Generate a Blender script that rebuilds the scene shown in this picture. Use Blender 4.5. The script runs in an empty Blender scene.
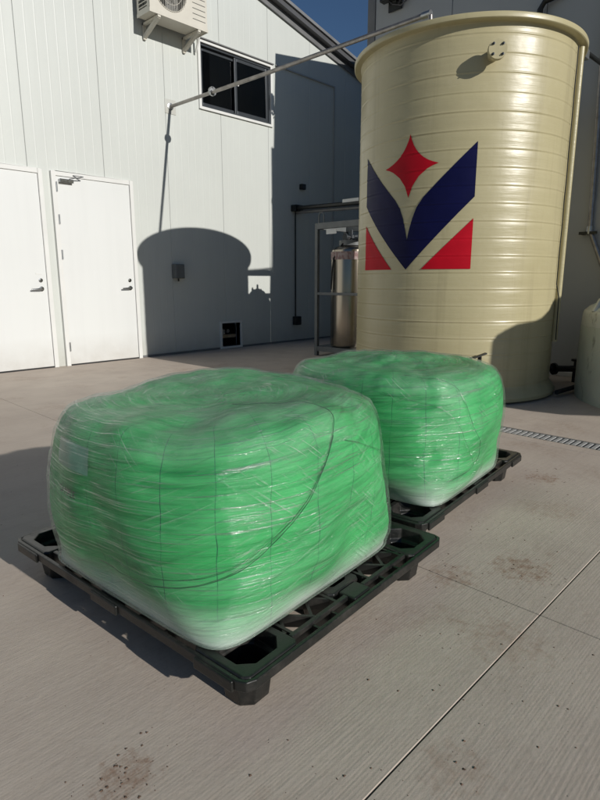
import bpy, bmesh, math, random
import numpy as np
from mathutils import Vector, Matrix, noise

random.seed(7)
R = math.radians
scene = bpy.context.scene
C = scene.collection

# ------------------------------------------------------------------ camera
CAM_H = 1.05
cam = bpy.data.cameras.new('camera')
cam.sensor_fit = 'HORIZONTAL'; cam.sensor_width = 36.0
cam.lens = 561.66 / 600 * 36.0
cam.clip_start = 0.02; cam.clip_end = 2000
cam_o = bpy.data.objects.new('camera', cam); C.objects.link(cam_o)
cam_o.location = (0, 0, CAM_H)
cam_o.rotation_euler = (R(90 - 11.994), 0, R(-45.91))
scene.camera = cam_o

# ------------------------------------------------------------------ world, sun, exposure
SUN_EL = math.atan(0.388); DELTA = R(0.9)
w = bpy.data.worlds.new('World'); scene.world = w; w.use_nodes = True
wn = w.node_tree.nodes
sky = wn.new('ShaderNodeTexSky'); sky.sky_type = 'NISHITA'; sky.sun_disc = False
sky.sun_elevation = SUN_EL; sky.sun_rotation = math.pi - DELTA
sky.altitude = 300; sky.air_density = 1.0; sky.dust_density = 0.2; sky.ozone_density = 5.0
w.node_tree.links.new(sky.outputs[0], wn['Background'].inputs[0])
wn['Background'].inputs[1].default_value = 0.07
sun = bpy.data.lights.new('sun', 'SUN'); sun.energy = 5.0; sun.angle = R(0.5); sun.color = (1.0, 0.965, 0.91)
sun_o = bpy.data.objects.new('sun', sun); C.objects.link(sun_o)
sd = Vector((-math.sin(DELTA) * math.cos(SUN_EL), math.cos(DELTA) * math.cos(SUN_EL), -math.sin(SUN_EL)))
sun_o.rotation_euler = sd.to_track_quat('-Z', 'Y').to_euler()
sun_o.location = (0, -20, 12)
scene.view_settings.view_transform = 'Standard'; scene.view_settings.look = 'None'
scene.view_settings.exposure = -0.46; scene.view_settings.gamma = 1.0
scene.view_settings.use_curve_mapping = False
scene.render.engine = 'CYCLES'
scene.cycles.transparent_max_bounces = 16

# ------------------------------------------------------------------ material helpers
class NT:
    def __init__(self, name):
        self.m = bpy.data.materials.new(name); self.m.use_nodes = True
        self.t = self.m.node_tree; self.n = self.t.nodes; self.l = self.t.links
        self.b = self.n['Principled BSDF']; self.out = self.n['Material Output']
    def node(self, typ, **kw):
        nd = self.n.new(typ)
        for k, v in kw.items():
            if k.startswith('i_'): pass
            else: setattr(nd, k, v)
        return nd
    def link(self, a, b): self.l.new(a, b)
    def setin(self, nd, key, v):
        if hasattr(v, 'is_linked') or isinstance(v, bpy.types.NodeSocket): self.link(v, nd.inputs[key])
        else: nd.inputs[key].default_value = v
    def coord(self, which='Object'): return self.node('ShaderNodeTexCoord').outputs[which]
    def uv(self, name):
        nd = self.node('ShaderNodeUVMap'); nd.uv_map = name; return nd.outputs[0]
    def mapping(self, vec, scale=(1, 1, 1), rot=(0, 0, 0), loc=(0, 0, 0)):
        nd = self.node('ShaderNodeMapping'); self.link(vec, nd.inputs[0])
        nd.inputs['Scale'].default_value = scale; nd.inputs['Rotation'].default_value = rot; nd.inputs['Location'].default_value = loc
        return nd.outputs[0]
    def streak(self, vec, scale, deg, loc=(0, 0, 0)):
        return self.mapping(self.mapping(vec, rot=(0, 0, R(-deg))), scale, loc=loc)
    def noise(self, vec, scale=5, detail=4, rough=0.55, dist=0.0):
        nd = self.node('ShaderNodeTexNoise'); self.link(vec, nd.inputs['Vector'])
        nd.inputs['Scale'].default_value = scale; nd.inputs['Detail'].default_value = detail
        nd.inputs['Roughness'].default_value = rough; nd.inputs['Distortion'].default_value = dist
        return nd.outputs['Fac']
    def voro(self, vec, scale=5, feature='F1'):
        nd = self.node('ShaderNodeTexVoronoi'); self.link(vec, nd.inputs['Vector']); nd.feature = feature
        nd.inputs['Scale'].default_value = scale; return nd.outputs['Distance']
    def ramp(self, fac, stops):
        nd = self.node('ShaderNodeValToRGB'); self.link(fac, nd.inputs[0])
        el = nd.color_ramp.elements
        while len(el) < len(stops): el.new(0.5)
        for e, (p, c) in zip(el, stops):
            e.position = p; e.color = (c, c, c, 1) if isinstance(c, (int, float)) else (*c, 1)
        return nd.outputs[0]
    def mix(self, fac, a, b, blend='MIX'):
        nd = self.node('ShaderNodeMix', data_type='RGBA'); nd.blend_type = blend
        for k, v in ((0, fac), (6, a), (7, b)):
            if isinstance(v, bpy.types.NodeSocket): self.link(v, nd.inputs[k])
            elif isinstance(v, tuple): nd.inputs[k].default_value = (*v, 1) if len(v) == 3 else v
            else: nd.inputs[k].default_value = v
        return nd.outputs[2]
    def math(self, op, a, b=0.0, clamp=False):
        nd = self.node('ShaderNodeMath', operation=op); nd.use_clamp = clamp
        for k, v in ((0, a), (1, b)):
            if isinstance(v, bpy.types.NodeSocket): self.link(v, nd.inputs[k])
            else: nd.inputs[k].default_value = v
        return nd.outputs[0]
    def bump(self, h, strength=0.3, dist=0.01, normal=None):
        nd = self.node('ShaderNodeBump'); self.link(h, nd.inputs['Height'])
        nd.inputs['Strength'].default_value = strength; nd.inputs['Distance'].default_value = dist
        if normal is not None: self.link(normal, nd.inputs['Normal'])
        return nd.outputs[0]
    def base(self, col=None, rough=None, metal=None, normal=None, **kw):
        if col is not None: self.setin(self.b, 'Base Color', (*col, 1) if isinstance(col, tuple) and len(col) == 3 else col)
        if rough is not None: self.setin(self.b, 'Roughness', rough)
        if metal is not None: self.setin(self.b, 'Metallic', metal)
        if normal is not None: self.link(normal, self.b.inputs['Normal'])
        for k, v in kw.items(): self.setin(self.b, k, v)
        return self.m

def simple(name, col, rough=0.5, metal=0.0, var=0.12, scale=6.0, bump=0.0, bscale=60):
    t = NT(name); co = t.coord()
    n = t.noise(co, scale, 5)
    dark = tuple(c * (1 - var) for c in col); light = tuple(min(1, c * (1 + var)) for c in col)
    c = t.mix(t.ramp(n, [(0.3, 0.0), (0.7, 1.0)]), dark, light)
    nrm = t.bump(t.noise(co, bscale, 3), bump, 0.004) if bump else None
    r = t.math('ADD', t.math('MULTIPLY', t.noise(co, scale * 2.3, 3), 0.2), rough - 0.1, True)
    return t.base(c, r, metal, nrm)

M = {}
def mat_black():
    t = NT('dusty_black_plastic'); co = t.coord()
    n = t.noise(co, 14, 5, 0.6)
    c = t.mix(t.ramp(n, [(0.3, 0.0), (0.7, 1.0)]), (0.008, 0.009, 0.008), (0.014, 0.015, 0.014))
    dust = t.ramp(t.noise(co, 9, 6, 0.7), [(0.48, 0.0), (0.70, 1.0)])
    scr = t.ramp(t.noise(t.mapping(co, (18, 90, 90)), 1.0, 3), [(0.64, 0.0), (0.70, 1.0)])
    c = t.mix(t.math('MULTIPLY', t.math('MAXIMUM', dust, scr), 0.34), c, (0.085, 0.070, 0.058))
    rr = t.math('ADD', t.math('MULTIPLY', dust, 0.3), 0.36, True)
    return t.base(c, rr, 0, t.bump(t.noise(co, 90, 3), 0.15, 0.004))
M['pallet'] = mat_black()
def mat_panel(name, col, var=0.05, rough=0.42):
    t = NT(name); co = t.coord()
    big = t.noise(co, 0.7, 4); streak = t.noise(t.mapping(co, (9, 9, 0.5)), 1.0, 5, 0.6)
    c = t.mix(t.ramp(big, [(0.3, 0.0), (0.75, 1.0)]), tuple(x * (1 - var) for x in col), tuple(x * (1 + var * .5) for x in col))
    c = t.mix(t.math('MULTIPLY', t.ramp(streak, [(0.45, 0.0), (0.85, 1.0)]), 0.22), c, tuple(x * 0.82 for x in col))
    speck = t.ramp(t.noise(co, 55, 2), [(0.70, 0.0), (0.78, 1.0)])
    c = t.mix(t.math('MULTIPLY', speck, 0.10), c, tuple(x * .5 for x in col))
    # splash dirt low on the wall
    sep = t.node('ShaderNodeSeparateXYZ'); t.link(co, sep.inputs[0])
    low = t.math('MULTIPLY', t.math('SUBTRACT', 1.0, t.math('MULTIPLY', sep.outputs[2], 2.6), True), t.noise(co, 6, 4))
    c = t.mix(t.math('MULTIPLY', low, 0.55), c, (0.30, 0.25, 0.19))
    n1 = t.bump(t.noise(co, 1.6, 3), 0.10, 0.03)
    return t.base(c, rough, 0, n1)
M['wall'] = mat_panel('painted_wall_panel', (0.595, 0.616, 0.578))
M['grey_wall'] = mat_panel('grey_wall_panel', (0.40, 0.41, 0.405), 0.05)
M['white'] = simple('white_paint', (0.72, 0.72, 0.69), 0.35, 0, 0.03, 3, 0.03, 20)
M['door'] = mat_panel('white_door_paint', (0.725, 0.735, 0.715), 0.025, 0.30)
M['dark_trim'] = simple('dark_grey_flashing', (0.085, 0.085, 0.088), 0.4, 0, 0.15, 4)
M['mid_trim'] = simple('mid_grey_flashing', (0.17, 0.17, 0.17), 0.4, 0, 0.15, 4)
M['roof'] = simple('roof_sheet', (0.22, 0.22, 0.22), 0.4, 0.2, 0.15, 3)
M['alu'] = simple('dark_aluminium', (0.055, 0.062, 0.07), 0.35, 0.3, 0.1, 8)
M['black'] = simple('black_plastic', (0.011, 0.012, 0.011), 0.42, 0, 0.3, 14, 0.15, 90)
M['rubber'] = simple('black_rubber', (0.02, 0.02, 0.02), 0.7, 0, 0.25, 14)
M['steel'] = simple('galvanised_steel', (0.42, 0.43, 0.43), 0.32, 0.85, 0.15, 25)
M['galv'] = simple('dull_galvanised', (0.46, 0.46, 0.45), 0.5, 0.35, 0.2, 25)
M['pipe'] = simple('weathered_pipe', (0.30, 0.28, 0.26), 0.42, 0.75, 0.25, 14)
M['chrome'] = simple('satin_chrome', (0.35, 0.36, 0.36), 0.22, 1.0, 0.1, 20)
M['frame_paint'] = simple('grey_frame_paint', (0.15, 0.16, 0.16), 0.45, 0.1, 0.15, 9)
M['ac'] = simple('ivory_casing', (0.62, 0.59, 0.51), 0.4, 0, 0.04, 5)
M['ac_dark'] = simple('dark_grey_coil', (0.13, 0.13, 0.12), 0.6, 0, 0.2, 30)  # dark grey shared by coil, fan and louvre lines
M['cream_pvc'] = simple('cream_pvc', (0.50, 0.46, 0.31), 0.4, 0, 0.06, 8)
M['unlit_black'] = simple('dark_interior', (0.03, 0.03, 0.03), 0.8)  # near-black colour stands in for the shade inside rooms, gaps and drain
M['blue'] = simple('navy_vinyl', (0.006, 0.007, 0.048), 0.45, 0, 0.15, 5)
M['red'] = simple('red_vinyl', (0.47, 0.006, 0.018), 0.5, 0, 0.12, 5)
for k_ in ('blue', 'red'): M[k_].node_tree.nodes['Principled BSDF'].inputs['Specular IOR Level'].default_value = 0.12
M['card'] = simple('pale_timber', (0.45, 0.34, 0.22), 0.7, 0, 0.2, 9)

def mat_glass():
    t = NT('tinted_glass')
    gl = t.node('ShaderNodeBsdfGlossy'); gl.inputs['Roughness'].default_value = 0.02
    tr = t.node('ShaderNodeBsdfTransparent'); tr.inputs[0].default_value = (0.22, 0.25, 0.27, 1)
    fr = t.node('ShaderNodeLayerWeight'); fr.inputs[0].default_value = 0.5; frp = t.math('ADD', t.math('MULTIPLY', t.math('POWER', fr.outputs['Facing'], 4.0), 0.9), 0.10, True)
    mx = t.node('ShaderNodeMixShader'); t.link(frp, mx.inputs[0]); t.link(tr.outputs[0], mx.inputs[1]); t.link(gl.outputs[0], mx.inputs[2])
    t.link(mx.outputs[0], t.out.inputs[0]); return t.m
M['glass'] = mat_glass()

def mat_tank():
    t = NT('cream_wound_plastic'); co = t.coord()
    big = t.noise(co, 1.1, 4)
    band = t.noise(t.mapping(co, (0.5, 0.5, 7.3)), 1.0, 3)
    c = t.mix(t.ramp(big, [(0.3, 0.0), (0.72, 1.0)]), (0.425, 0.375, 0.215), (0.485, 0.432, 0.258))
    c = t.mix(t.math('MULTIPLY', t.ramp(band, [(0.35, 0.0), (0.7, 1.0)]), 0.4), c, (0.46, 0.415, 0.238))
    run = t.noise(t.mapping(co, (7, 7, 0.35)), 1.0, 6, 0.65)
    c = t.mix(t.math('MULTIPLY', t.ramp(run, [(0.54, 0.0), (0.78, 1.0)]), 0.45), c, (0.235, 0.195, 0.11))
    dust = t.noise(co, 18, 5)
    c = t.mix(t.math('MULTIPLY', t.ramp(dust, [(0.55, 0.0), (0.8, 1.0)]), 0.12), c, (0.60, 0.55, 0.42))
    h = t.math('ADD', t.math('MULTIPLY', t.noise(t.mapping(co, (2.2, 2.2, 26)), 1.0, 3), 1.0), t.math('MULTIPLY', t.noise(co, 4, 3), 1.2))
    n = t.bump(h, 0.13, 0.02)
    n = t.bump(t.noise(co, 120, 2), 0.06, 0.003, n)
    rr = t.math('ADD', t.math('MULTIPLY', t.noise(co, 7, 4), 0.22), 0.25)
    return t.base(c, rr, 0, n)
M['tank'] = mat_tank()

def mat_poly():
    t = NT('milky_polythene'); co = t.coord()
    c = t.mix(t.ramp(t.noise(co, 2.5, 5), [(0.3, 0.0), (0.7, 1.0)]), (0.50, 0.53, 0.43), (0.60, 0.62, 0.51))
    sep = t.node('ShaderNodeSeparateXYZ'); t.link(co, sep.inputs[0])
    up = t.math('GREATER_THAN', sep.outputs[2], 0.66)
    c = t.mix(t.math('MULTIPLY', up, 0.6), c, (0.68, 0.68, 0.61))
    al = t.noise(t.mapping(co, (9, 9, 3)), 1.0, 7, 0.75)
    c = t.mix(t.math('MULTIPLY', t.ramp(al, [(0.57, 0.0), (0.66, 1.0)]), 0.7), c, (0.13, 0.13, 0.07))
    return t.base(c, 0.4, 0, t.bump(t.noise(co, 5, 3), 0.15, 0.02), **{'Subsurface Weight': 0.15})
M['poly'] = mat_poly()

def mat_concrete():
    t = NT('broomed_concrete'); co = t.node('ShaderNodeNewGeometry').outputs['Position']
    n1 = t.noise(co, 0.55, 5); n2 = t.noise(co, 3.2, 6, 0.6); n3 = t.noise(co, 38, 5, 0.65)
    c = t.mix(t.ramp(n1, [(0.32, 0.0), (0.70, 1.0)]), (0.490, 0.412, 0.338), (0.595, 0.515, 0.428))
    c = t.mix(t.math('MULTIPLY', t.ramp(n2, [(0.40, 0.0), (0.75, 1.0)]), 0.45), c, (0.36, 0.29, 0.245))
    c = t.mix(t.math('MULTIPLY', t.ramp(n3, [(0.35, 0.0), (0.75, 1.0)]), 0.45), c, (0.54, 0.475, 0.415))
    # reddish soil trodden into patches
    p1 = t.ramp(t.noise(co, 1.7, 7, 0.7, 0.4), [(0.54, 0.0), (0.70, 1.0)])
    p2 = t.ramp(t.noise(co, 26, 5, 0.75), [(0.42, 0.0), (0.62, 1.0)])
    soil = t.math('MULTIPLY', p1, t.math('ADD', t.math('MULTIPLY', p2, 0.75), 0.12))
    c = t.mix(t.math('MULTIPLY', soil, 0.62), c, (0.235, 0.128, 0.075))
    for px, py, pr_, st_ in ((0.47, 0.98, .13, .8), (1.95, 0.74, .20, .9), (1.72, 0.90, .17, .7), (3.0, 1.07, .17, .9), (0.62, 0.70, .10, .4), (1.5, 0.60, .25, .45), (2.3, .42, .2, .6), (2.6, .85, .25, .4), (.98, .48, .16, .4)):
        vd_ = t.node('ShaderNodeVectorMath', operation='DISTANCE'); t.link(co, vd_.inputs[0]); vd_.inputs[1].default_value = (px, py, 0)
        m_ = t.math('SUBTRACT', 1.0, t.math('DIVIDE', vd_.outputs['Value'], pr_), True)
        m_ = t.math('MULTIPLY', t.ramp(t.math('ADD', m_, t.math('MULTIPLY', t.math('SUBTRACT', t.noise(co, 34, 6, 0.75), 0.5), 2.0)), [(0.42, 0.0), (0.75, 1.0)]), st_ * .80)
        c = t.mix(t.math('MULTIPLY', m_, t.math('ADD', t.math('MULTIPLY', p2, .8), .2)), c, (0.245, 0.125, 0.070))
    # greenish damp bloom
    g = t.ramp(t.noise(co, 0.9, 4, 0.5), [(0.58, 0.0), (0.75, 1.0)])
    c = t.mix(t.math('MULTIPLY', g, 0.16), c, (0.30, 0.30, 0.22))
    # broom lines along X
    wob = t.mapping(co, (0.55, 1, 1))
    sy = t.node('ShaderNodeSeparateXYZ'); t.link(co, sy.inputs[0])
    jit = t.math('MULTIPLY', t.noise(t.mapping(co, (0.35, 6, 1)), 1.0, 3, 0.6), 0.07)
    b1s = t.math('SINE', t.math('MULTIPLY', t.math('ADD', sy.outputs[1], jit), 2 * math.pi / 0.0098))
    b1n = t.noise(t.mapping(co, (2.0, 70, 1)), 1.0, 2, 0.6)
    b1 = t.math('ADD', t.math('MULTIPLY', b1s, 0.11), b1n)
    b2 = t.noise(t.mapping(co, (0.35, 34, 1)), 1.0, 3, 0.6)
    fade = t.ramp(t.noise(co, 1.3, 3), [(0.28, 0.25), (0.62, 1.0)])
    lines = t.math('MULTIPLY', t.math('ADD', t.math('MULTIPLY', b1, 0.62), t.math('MULTIPLY', b2, 0.55)), fade)
    c = t.mix(t.math('MULTIPLY', t.ramp(b1, [(0.45, 0.0), (0.80, 1.0)]), 0.13), c, (0.255, 0.213, 0.183))
    c = t.mix(t.math('MULTIPLY', t.ramp(b2, [(0.58, 0.0), (0.70, 1.0)]), 0.13), c, (0.60, 0.535, 0.47))
    # pits
    pit = t.ramp(t.voro(co, 22), [(0.0, 1.0), (0.055, 0.0)])
    pm = t.math('MULTIPLY', pit, t.ramp(t.noise(co, 5, 2), [(0.52, 0.0), (0.6, 1.0)]))
    c = t.mix(t.math('MULTIPLY', pm, 0.8), c, (0.09, 0.07, 0.055))
    n = t.bump(lines, 0.20, 0.005)
    n = t.bump(t.math('SUBTRACT', n3, pm), 0.35, 0.004, n)
    n = t.bump(n1, 0.2, 0.03, n)
    return t.base(c, 0.88, 0, n, **{'Specular IOR Level': 0.25})
M['concrete'] = mat_concrete()
M['joint'] = simple('joint_filler', (0.05, 0.045, 0.04), 0.9, 0, 0.4, 20)
M['stone'] = simple('grit', (0.15, 0.095, 0.065), 0.9, 0, 0.5, 60)

def mat_steel_brushed():
    t = NT('brushed_stainless'); co = t.coord()
    n = t.noise(t.mapping(co, (60, 60, 1)), 1.0, 3)
    c = t.mix(n, (0.26, 0.225, 0.18), (0.40, 0.36, 0.30))
    return t.base(c, 0.24, 1.0)
M['stainless'] = mat_steel_brushed()

def mat_band():
    t = NT('pink_printed_band'); co = t.coord()
    sep = t.node('ShaderNodeSeparateXYZ'); t.link(co, sep.inputs[0])
    n = t.ramp(t.noise(t.mapping(co, (30, 30, 14)), 1.0, 2), [(0.50, 0.0), (0.54, 1.0)])
    c = t.mix(n, (0.40, 0.31, 0.29), (0.27, 0.16, 0.15))
    return t.base(c, 0.5)
M['band'] = mat_band()

def mat_bag():
    t = NT('green_woven_fabric'); uv = t.uv('wrap'); co = t.coord()
    sep = t.node('ShaderNodeSeparateXYZ'); t.link(uv, sep.inputs[0]); U, V = sep.outputs[0], sep.outputs[1]
    big = t.noise(co, 3.0, 4); hor = t.noise(t.mapping(uv, (1.6, 22, 1)), 1.0, 5, 0.6)
    c = t.mix(t.ramp(big, [(0.3, 0.0), (0.7, 1.0)]), (0.010, 0.225, 0.055), (0.050, 0.49, 0.135))
    c = t.mix(t.math('MULTIPLY', t.ramp(hor, [(0.35, 0.0), (0.7, 1.0)]), 0.6), c, (0.13, 0.58, 0.22))  # pale highlight streaks put into the fabric colour
    fl1 = t.ramp(t.noise(t.streak(uv, (2.4, 58, 1), 5), 1.0, 4, 0.65, 0.5), [(0.50, 0.0), (0.66, 1.0)])
    fl2 = t.ramp(t.noise(t.streak(uv, (2.0, 44, 1), 21), 1.0, 4, 0.65, 0.5), [(0.54, 0.0), (0.68, 1.0)])
    c = t.mix(t.math('MULTIPLY', t.math('MAXIMUM', fl1, fl2), 0.42), c, (0.005, 0.125, 0.035))  # dark crease lines of the folds put into the fabric colour
    # woven-in marker threads running up the fabric every 15 cm
    wob = t.math('MULTIPLY', t.math('SUBTRACT', t.noise(t.mapping(uv, (1.5, 4, 1)), 1.0, 2), 0.5), 0.05)
    f = t.math('FRACT', t.math('DIVIDE', t.math('ADD', U, wob), 0.148))
    line = t.math('LESS_THAN', f, 0.017)
    c = t.mix(t.math('MULTIPLY', line, t.ramp(t.noise(t.mapping(uv, (5, 9, 1)), 1.0, 3), [(0.36, 0.15), (0.6, 0.8)])), c, (0.004, 0.050, 0.045))
    # undyed hem of the fabric near the base
    hem = t.math('ADD', V, t.math('MULTIPLY', t.math('SUBTRACT', t.noise(t.mapping(uv, (4, 7, 1)), 1.0, 4), 0.5), 0.09))
    c = t.mix(t.ramp(hem, [(0.43, 0.95), (0.465, 0.55), (0.55, 0.0)]), c, (0.68, 0.72, 0.68))
    wv = t.noise(t.mapping(uv, (500, 500, 1)), 1.0, 1)
    n = t.bump(wv, 0.15, 0.001)
    n = t.bump(hor, 0.5, 0.012, n)
    return t.base(c, 0.5, 0, n, **{'Specular IOR Level': 0.2})
M['bag'] = mat_bag()

def mat_film():
    t = NT('clear_stretch_film'); uv = t.uv('wrap'); co = t.coord()
    sep = t.node('ShaderNodeSeparateXYZ'); t.link(uv, sep.inputs[0]); V = sep.outputs[1]
    s1 = t.noise(t.streak(uv, (3.0, 150, 1), 2), 1.0, 5, 0.7, 0.25)
    s2 = t.noise(t.streak(uv, (4.0, 130, 1), 24), 1.0, 5, 0.7, 0.3)
    s3 = t.noise(t.streak(uv, (7.0, 190, 1), -38), 1.0, 4, 0.7, 0.2)
    patch = t.ramp(t.noise(t.mapping(uv, (2.5, 3.5, 1)), 1.0, 3), [(0.44, 0.0), (0.60, 1.0)])
    patch2 = t.ramp(t.noise(t.mapping(uv, (3.1, 2.9, 1), loc=(7.3, 2.1, 0)), 1.0, 3), [(0.50, 0.0), (0.62, 1.0)])
    a = t.math('MULTIPLY', t.ramp(s1, [(0.56, 0.0), (0.68, 1.0)]), 0.16)
    b = t.math('MULTIPLY', t.math('MULTIPLY', t.ramp(s2, [(0.55, 0.0), (0.66, 1.0)]), patch), 0.34)
    d = t.math('MULTIPLY', t.math('MULTIPLY', t.ramp(s3, [(0.57, 0.0), (0.64, 1.0)]), patch2), 0.42)
    top = t.math('MULTIPLY', t.ramp(t.math('ADD', V, t.math('MULTIPLY', t.math('SUBTRACT', t.noise(co, 5, 4), 0.5), 0.16)), [(0.93, 0.0), (1.0, 1.0)]), 0.0)
    geo = t.node('ShaderNodeVertexColor'); geo.layer_name = 'layers'
    lay = t.node('ShaderNodeSeparateColor'); t.link(geo.outputs[0], lay.inputs[0])
    topm = t.math('MULTIPLY', lay.outputs[0], t.math('ADD', 0.06, t.math('MULTIPLY', t.ramp(t.noise(co, 7, 5, 0.65), [(0.42, 0.0), (0.62, 1.0)]), 0.20)))
    basem = t.math('MULTIPLY', lay.outputs[1], t.math('ADD', 0.10, t.math('MULTIPLY', t.noise(t.mapping(uv, (3, 30, 1)), 1.0, 4), 0.5)))
    alpha = t.math('ADD', t.math('ADD', t.math('ADD', a, b), t.math('ADD', d, topm)), t.math('ADD', t.math('ADD', basem, t.ramp(V, [(0.45, 0.05), (0.72, 0.0)])), 0.025), True)
    alpha = t.math('MINIMUM', alpha, 0.86)
    s4 = t.noise(t.streak(uv, (14, 270, 1), 3), 1.0, 3, 0.6, 0.4)
    hs = t.math('ADD', t.math('ADD', s1, t.math('MULTIPLY', t.math('MULTIPLY', s2, patch), 0.7)), t.math('MULTIPLY', t.math('MULTIPLY', s3, patch2), 0.9))
    n = t.bump(hs, 0.55, 0.010)
    n = t.bump(s4, 0.5, 0.0035, n)
    n = t.bump(t.noise(co, 20, 4, 0.6), 0.22, 0.012, n)
    df = t.node('ShaderNodeBsdfDiffuse'); df.inputs[0].default_value = (0.70, 0.82, 0.72, 1); t.link(n, df.inputs['Normal'])
    tl = t.node('ShaderNodeBsdfTranslucent'); tl.inputs[0].default_value = (0.62, 0.84, 0.68, 1)
    m0 = t.node('ShaderNodeMixShader'); m0.inputs[0].default_value = 0.42; t.link(df.outputs[0], m0.inputs[1]); t.link(tl.outputs[0], m0.inputs[2])
    tr = t.node('ShaderNodeBsdfTransparent'); tr.inputs[0].default_value = (0.97, 0.98, 0.97, 1)
    m1 = t.node('ShaderNodeMixShader'); t.link(alpha, m1.inputs[0]); t.link(tr.outputs[0], m1.inputs[1]); t.link(m0.outputs[0], m1.inputs[2])
    gl = t.node('ShaderNodeBsdfGlossy'); gl.inputs['Roughness'].default_value = 0.14; t.link(n, gl.inputs['Normal'])
    fr = t.node('ShaderNodeLayerWeight'); fr.inputs[0].default_value = 0.5; frp = t.math('POWER', fr.outputs['Facing'], 4.0)
    fac = t.math('ADD', t.math('MULTIPLY', frp, 0.28), t.math('ADD', 0.035, t.math('MULTIPLY', t.ramp(s1, [(0.53, 0.0), (0.63, 1.0)]), 0.30)), True)
    m2 = t.node('ShaderNodeMixShader'); t.link(fac, m2.inputs[0]); t.link(m1.outputs[0], m2.inputs[1]); t.link(gl.outputs[0], m2.inputs[2])
    t.link(m2.outputs[0], t.out.inputs[0])
    return t.m
M['film'] = mat_film()
M['strand'] = simple('roped_film', (0.010, 0.10, 0.038), 0.3, 0, 0.3, 30)
M['ink'] = simple('black_ink', (0.012, 0.03, 0.02), 0.6)
M['pouch'] = simple('pale_blue_pouch', (0.11, 0.31, 0.21), 0.35, 0, 0.25, 12)

# ------------------------------------------------------------------ mesh helpers
def tag(o, label=None, cat=None, group=None, kind=None):
    if label: o['label'] = label
    if cat: o['category'] = cat
    if group: o['group'] = group
    if kind: o['kind'] = kind
    return o
def thing(name, label, cat, loc=(0, 0, 0), rz=0, group=None):
    o = bpy.data.objects.new(name, None); C.objects.link(o); o.empty_display_size = 0.2
    o.location = loc; o.rotation_euler = (0, 0, rz)
    return tag(o, label, cat, group)
def link(name, me, parent=None, mat=None, smooth=False):
    if mat: me.materials.clear(); me.materials.append(M[mat])
    if smooth:
        for p in me.polygons: p.use_smooth = True
    o = bpy.data.objects.new(name, me); C.objects.link(o)
    if parent: o.parent = parent
    return o
class MB:
    """collects boxes, tubes, lathes; build() links them as one mesh"""
    def __init__(self): self.v = []; self.f = []
    def add(self, vs, fs):
        k = len(self.v); self.v += [tuple(v) for v in vs]; self.f += [tuple(i + k for i in f) for f in fs]; return self
    def box(self, x0, x1, y0, y1, z0, z1):
        vs = [(x, y, z) for z in (z0, z1) for y in (y0, y1) for x in (x0, x1)]
        return self.add(vs, [(0, 2, 3, 1), (4, 5, 7, 6), (0, 1, 5, 4), (2, 6, 7, 3), (0, 4, 6, 2), (1, 3, 7, 5)])
    def bar(self, a, b, wd, ht, up=(0, 0, 1)):
        a = Vector(a); b = Vector(b); d = (b - a).normalized(); s = d.cross(Vector(up)).normalized(); u = s.cross(d)
        vs = []
        for p in (a, b):
            for i, j in ((-1, -1), (1, -1), (1, 1), (-1, 1)): vs.append(p + s * (i * wd / 2) + u * (j * ht / 2))
        return self.add(vs, [(0, 1, 2, 3), (7, 6, 5, 4), (0, 4, 5, 1), (1, 5, 6, 2), (2, 6, 7, 3), (3, 7, 4, 0)])
    def tube(self, pts, r, n=10, cap=True):
        pts = [Vector(p) for p in pts]; rs = r if isinstance(r, (list, tuple)) else [r] * len(pts)
        vs = []; fs = []; prev = None
        for i, p in enumerate(pts):
            d = (pts[min(i + 1, len(pts) - 1)] - pts[max(i - 1, 0)]).normalized()
            if prev is None:
                s = d.orthogonal().normalized()
            else:
                s = (prev - d * prev.dot(d)).normalized()
            prev = s; u = d.cross(s)
            for k in range(n):
                a = 2 * math.pi * k / n; vs.append(p + (s * math.cos(a) + u * math.sin(a)) * rs[i])
        for i in range(len(pts) - 1):
            for k in range(n): fs.append((i * n + k, i * n + (k + 1) % n, (i + 1) * n + (k + 1) % n, (i + 1) * n + k))
        if cap: fs.append(tuple(range(n - 1, -1, -1))); fs.append(tuple((len(pts) - 1) * n + k for k in range(n)))
        return self.add(vs, fs)
    def lathe(self, prof, n=48, c=(0, 0, 0), axis=None):
        vs = []; fs = []
        for r, z in prof:
            for k in range(n):
                a = 2 * math.pi * k / n; vs.append(Vector((r * math.cos(a), r * math.sin(a), z)))
        if axis is not None:
            q = Vector((0, 0, 1)).rotation_difference(Vector(axis)); vs = [q @ v for v in vs]
        vs = [v + Vector(c) for v in vs]
        for i in range(len(prof) - 1):
            for k in range(n): fs.append((i * n + k, i * n + (k + 1) % n, (i + 1) * n + (k + 1) % n, (i + 1) * n + k))
        if prof[0][0] > 1e-6: fs.append(tuple(range(n - 1, -1, -1)))
        if prof[-1][0] > 1e-6: fs.append(tuple((len(prof) - 1) * n + k for k in range(n)))
        return self.add(vs, fs)
    def mesh(self, name):
        me = bpy.data.meshes.new(name); me.from_pydata(self.v, [], self.f); me.validate()
        bm = bmesh.new(); bm.from_mesh(me); bmesh.ops.remove_doubles(bm, verts=bm.verts, dist=1e-5)
        bmesh.ops.recalc_face_normals(bm, faces=bm.faces); bm.to_mesh(me); bm.free(); return me
    def build(self, name, mat, parent=None, smooth=False, bevel=0.0, seg=2, auto=True):
        o = link(name, self.mesh(name), parent, mat, smooth)
        if smooth and auto:
            try: o.data.set_sharp_from_angle(angle=R(35))
            except Exception: pass
        if bevel:
            b = o.modifiers.new('bevel', 'BEVEL'); b.width = bevel; b.segments = seg; b.limit_method = 'ANGLE'; b.angle_limit = R(40)
        return o
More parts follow.
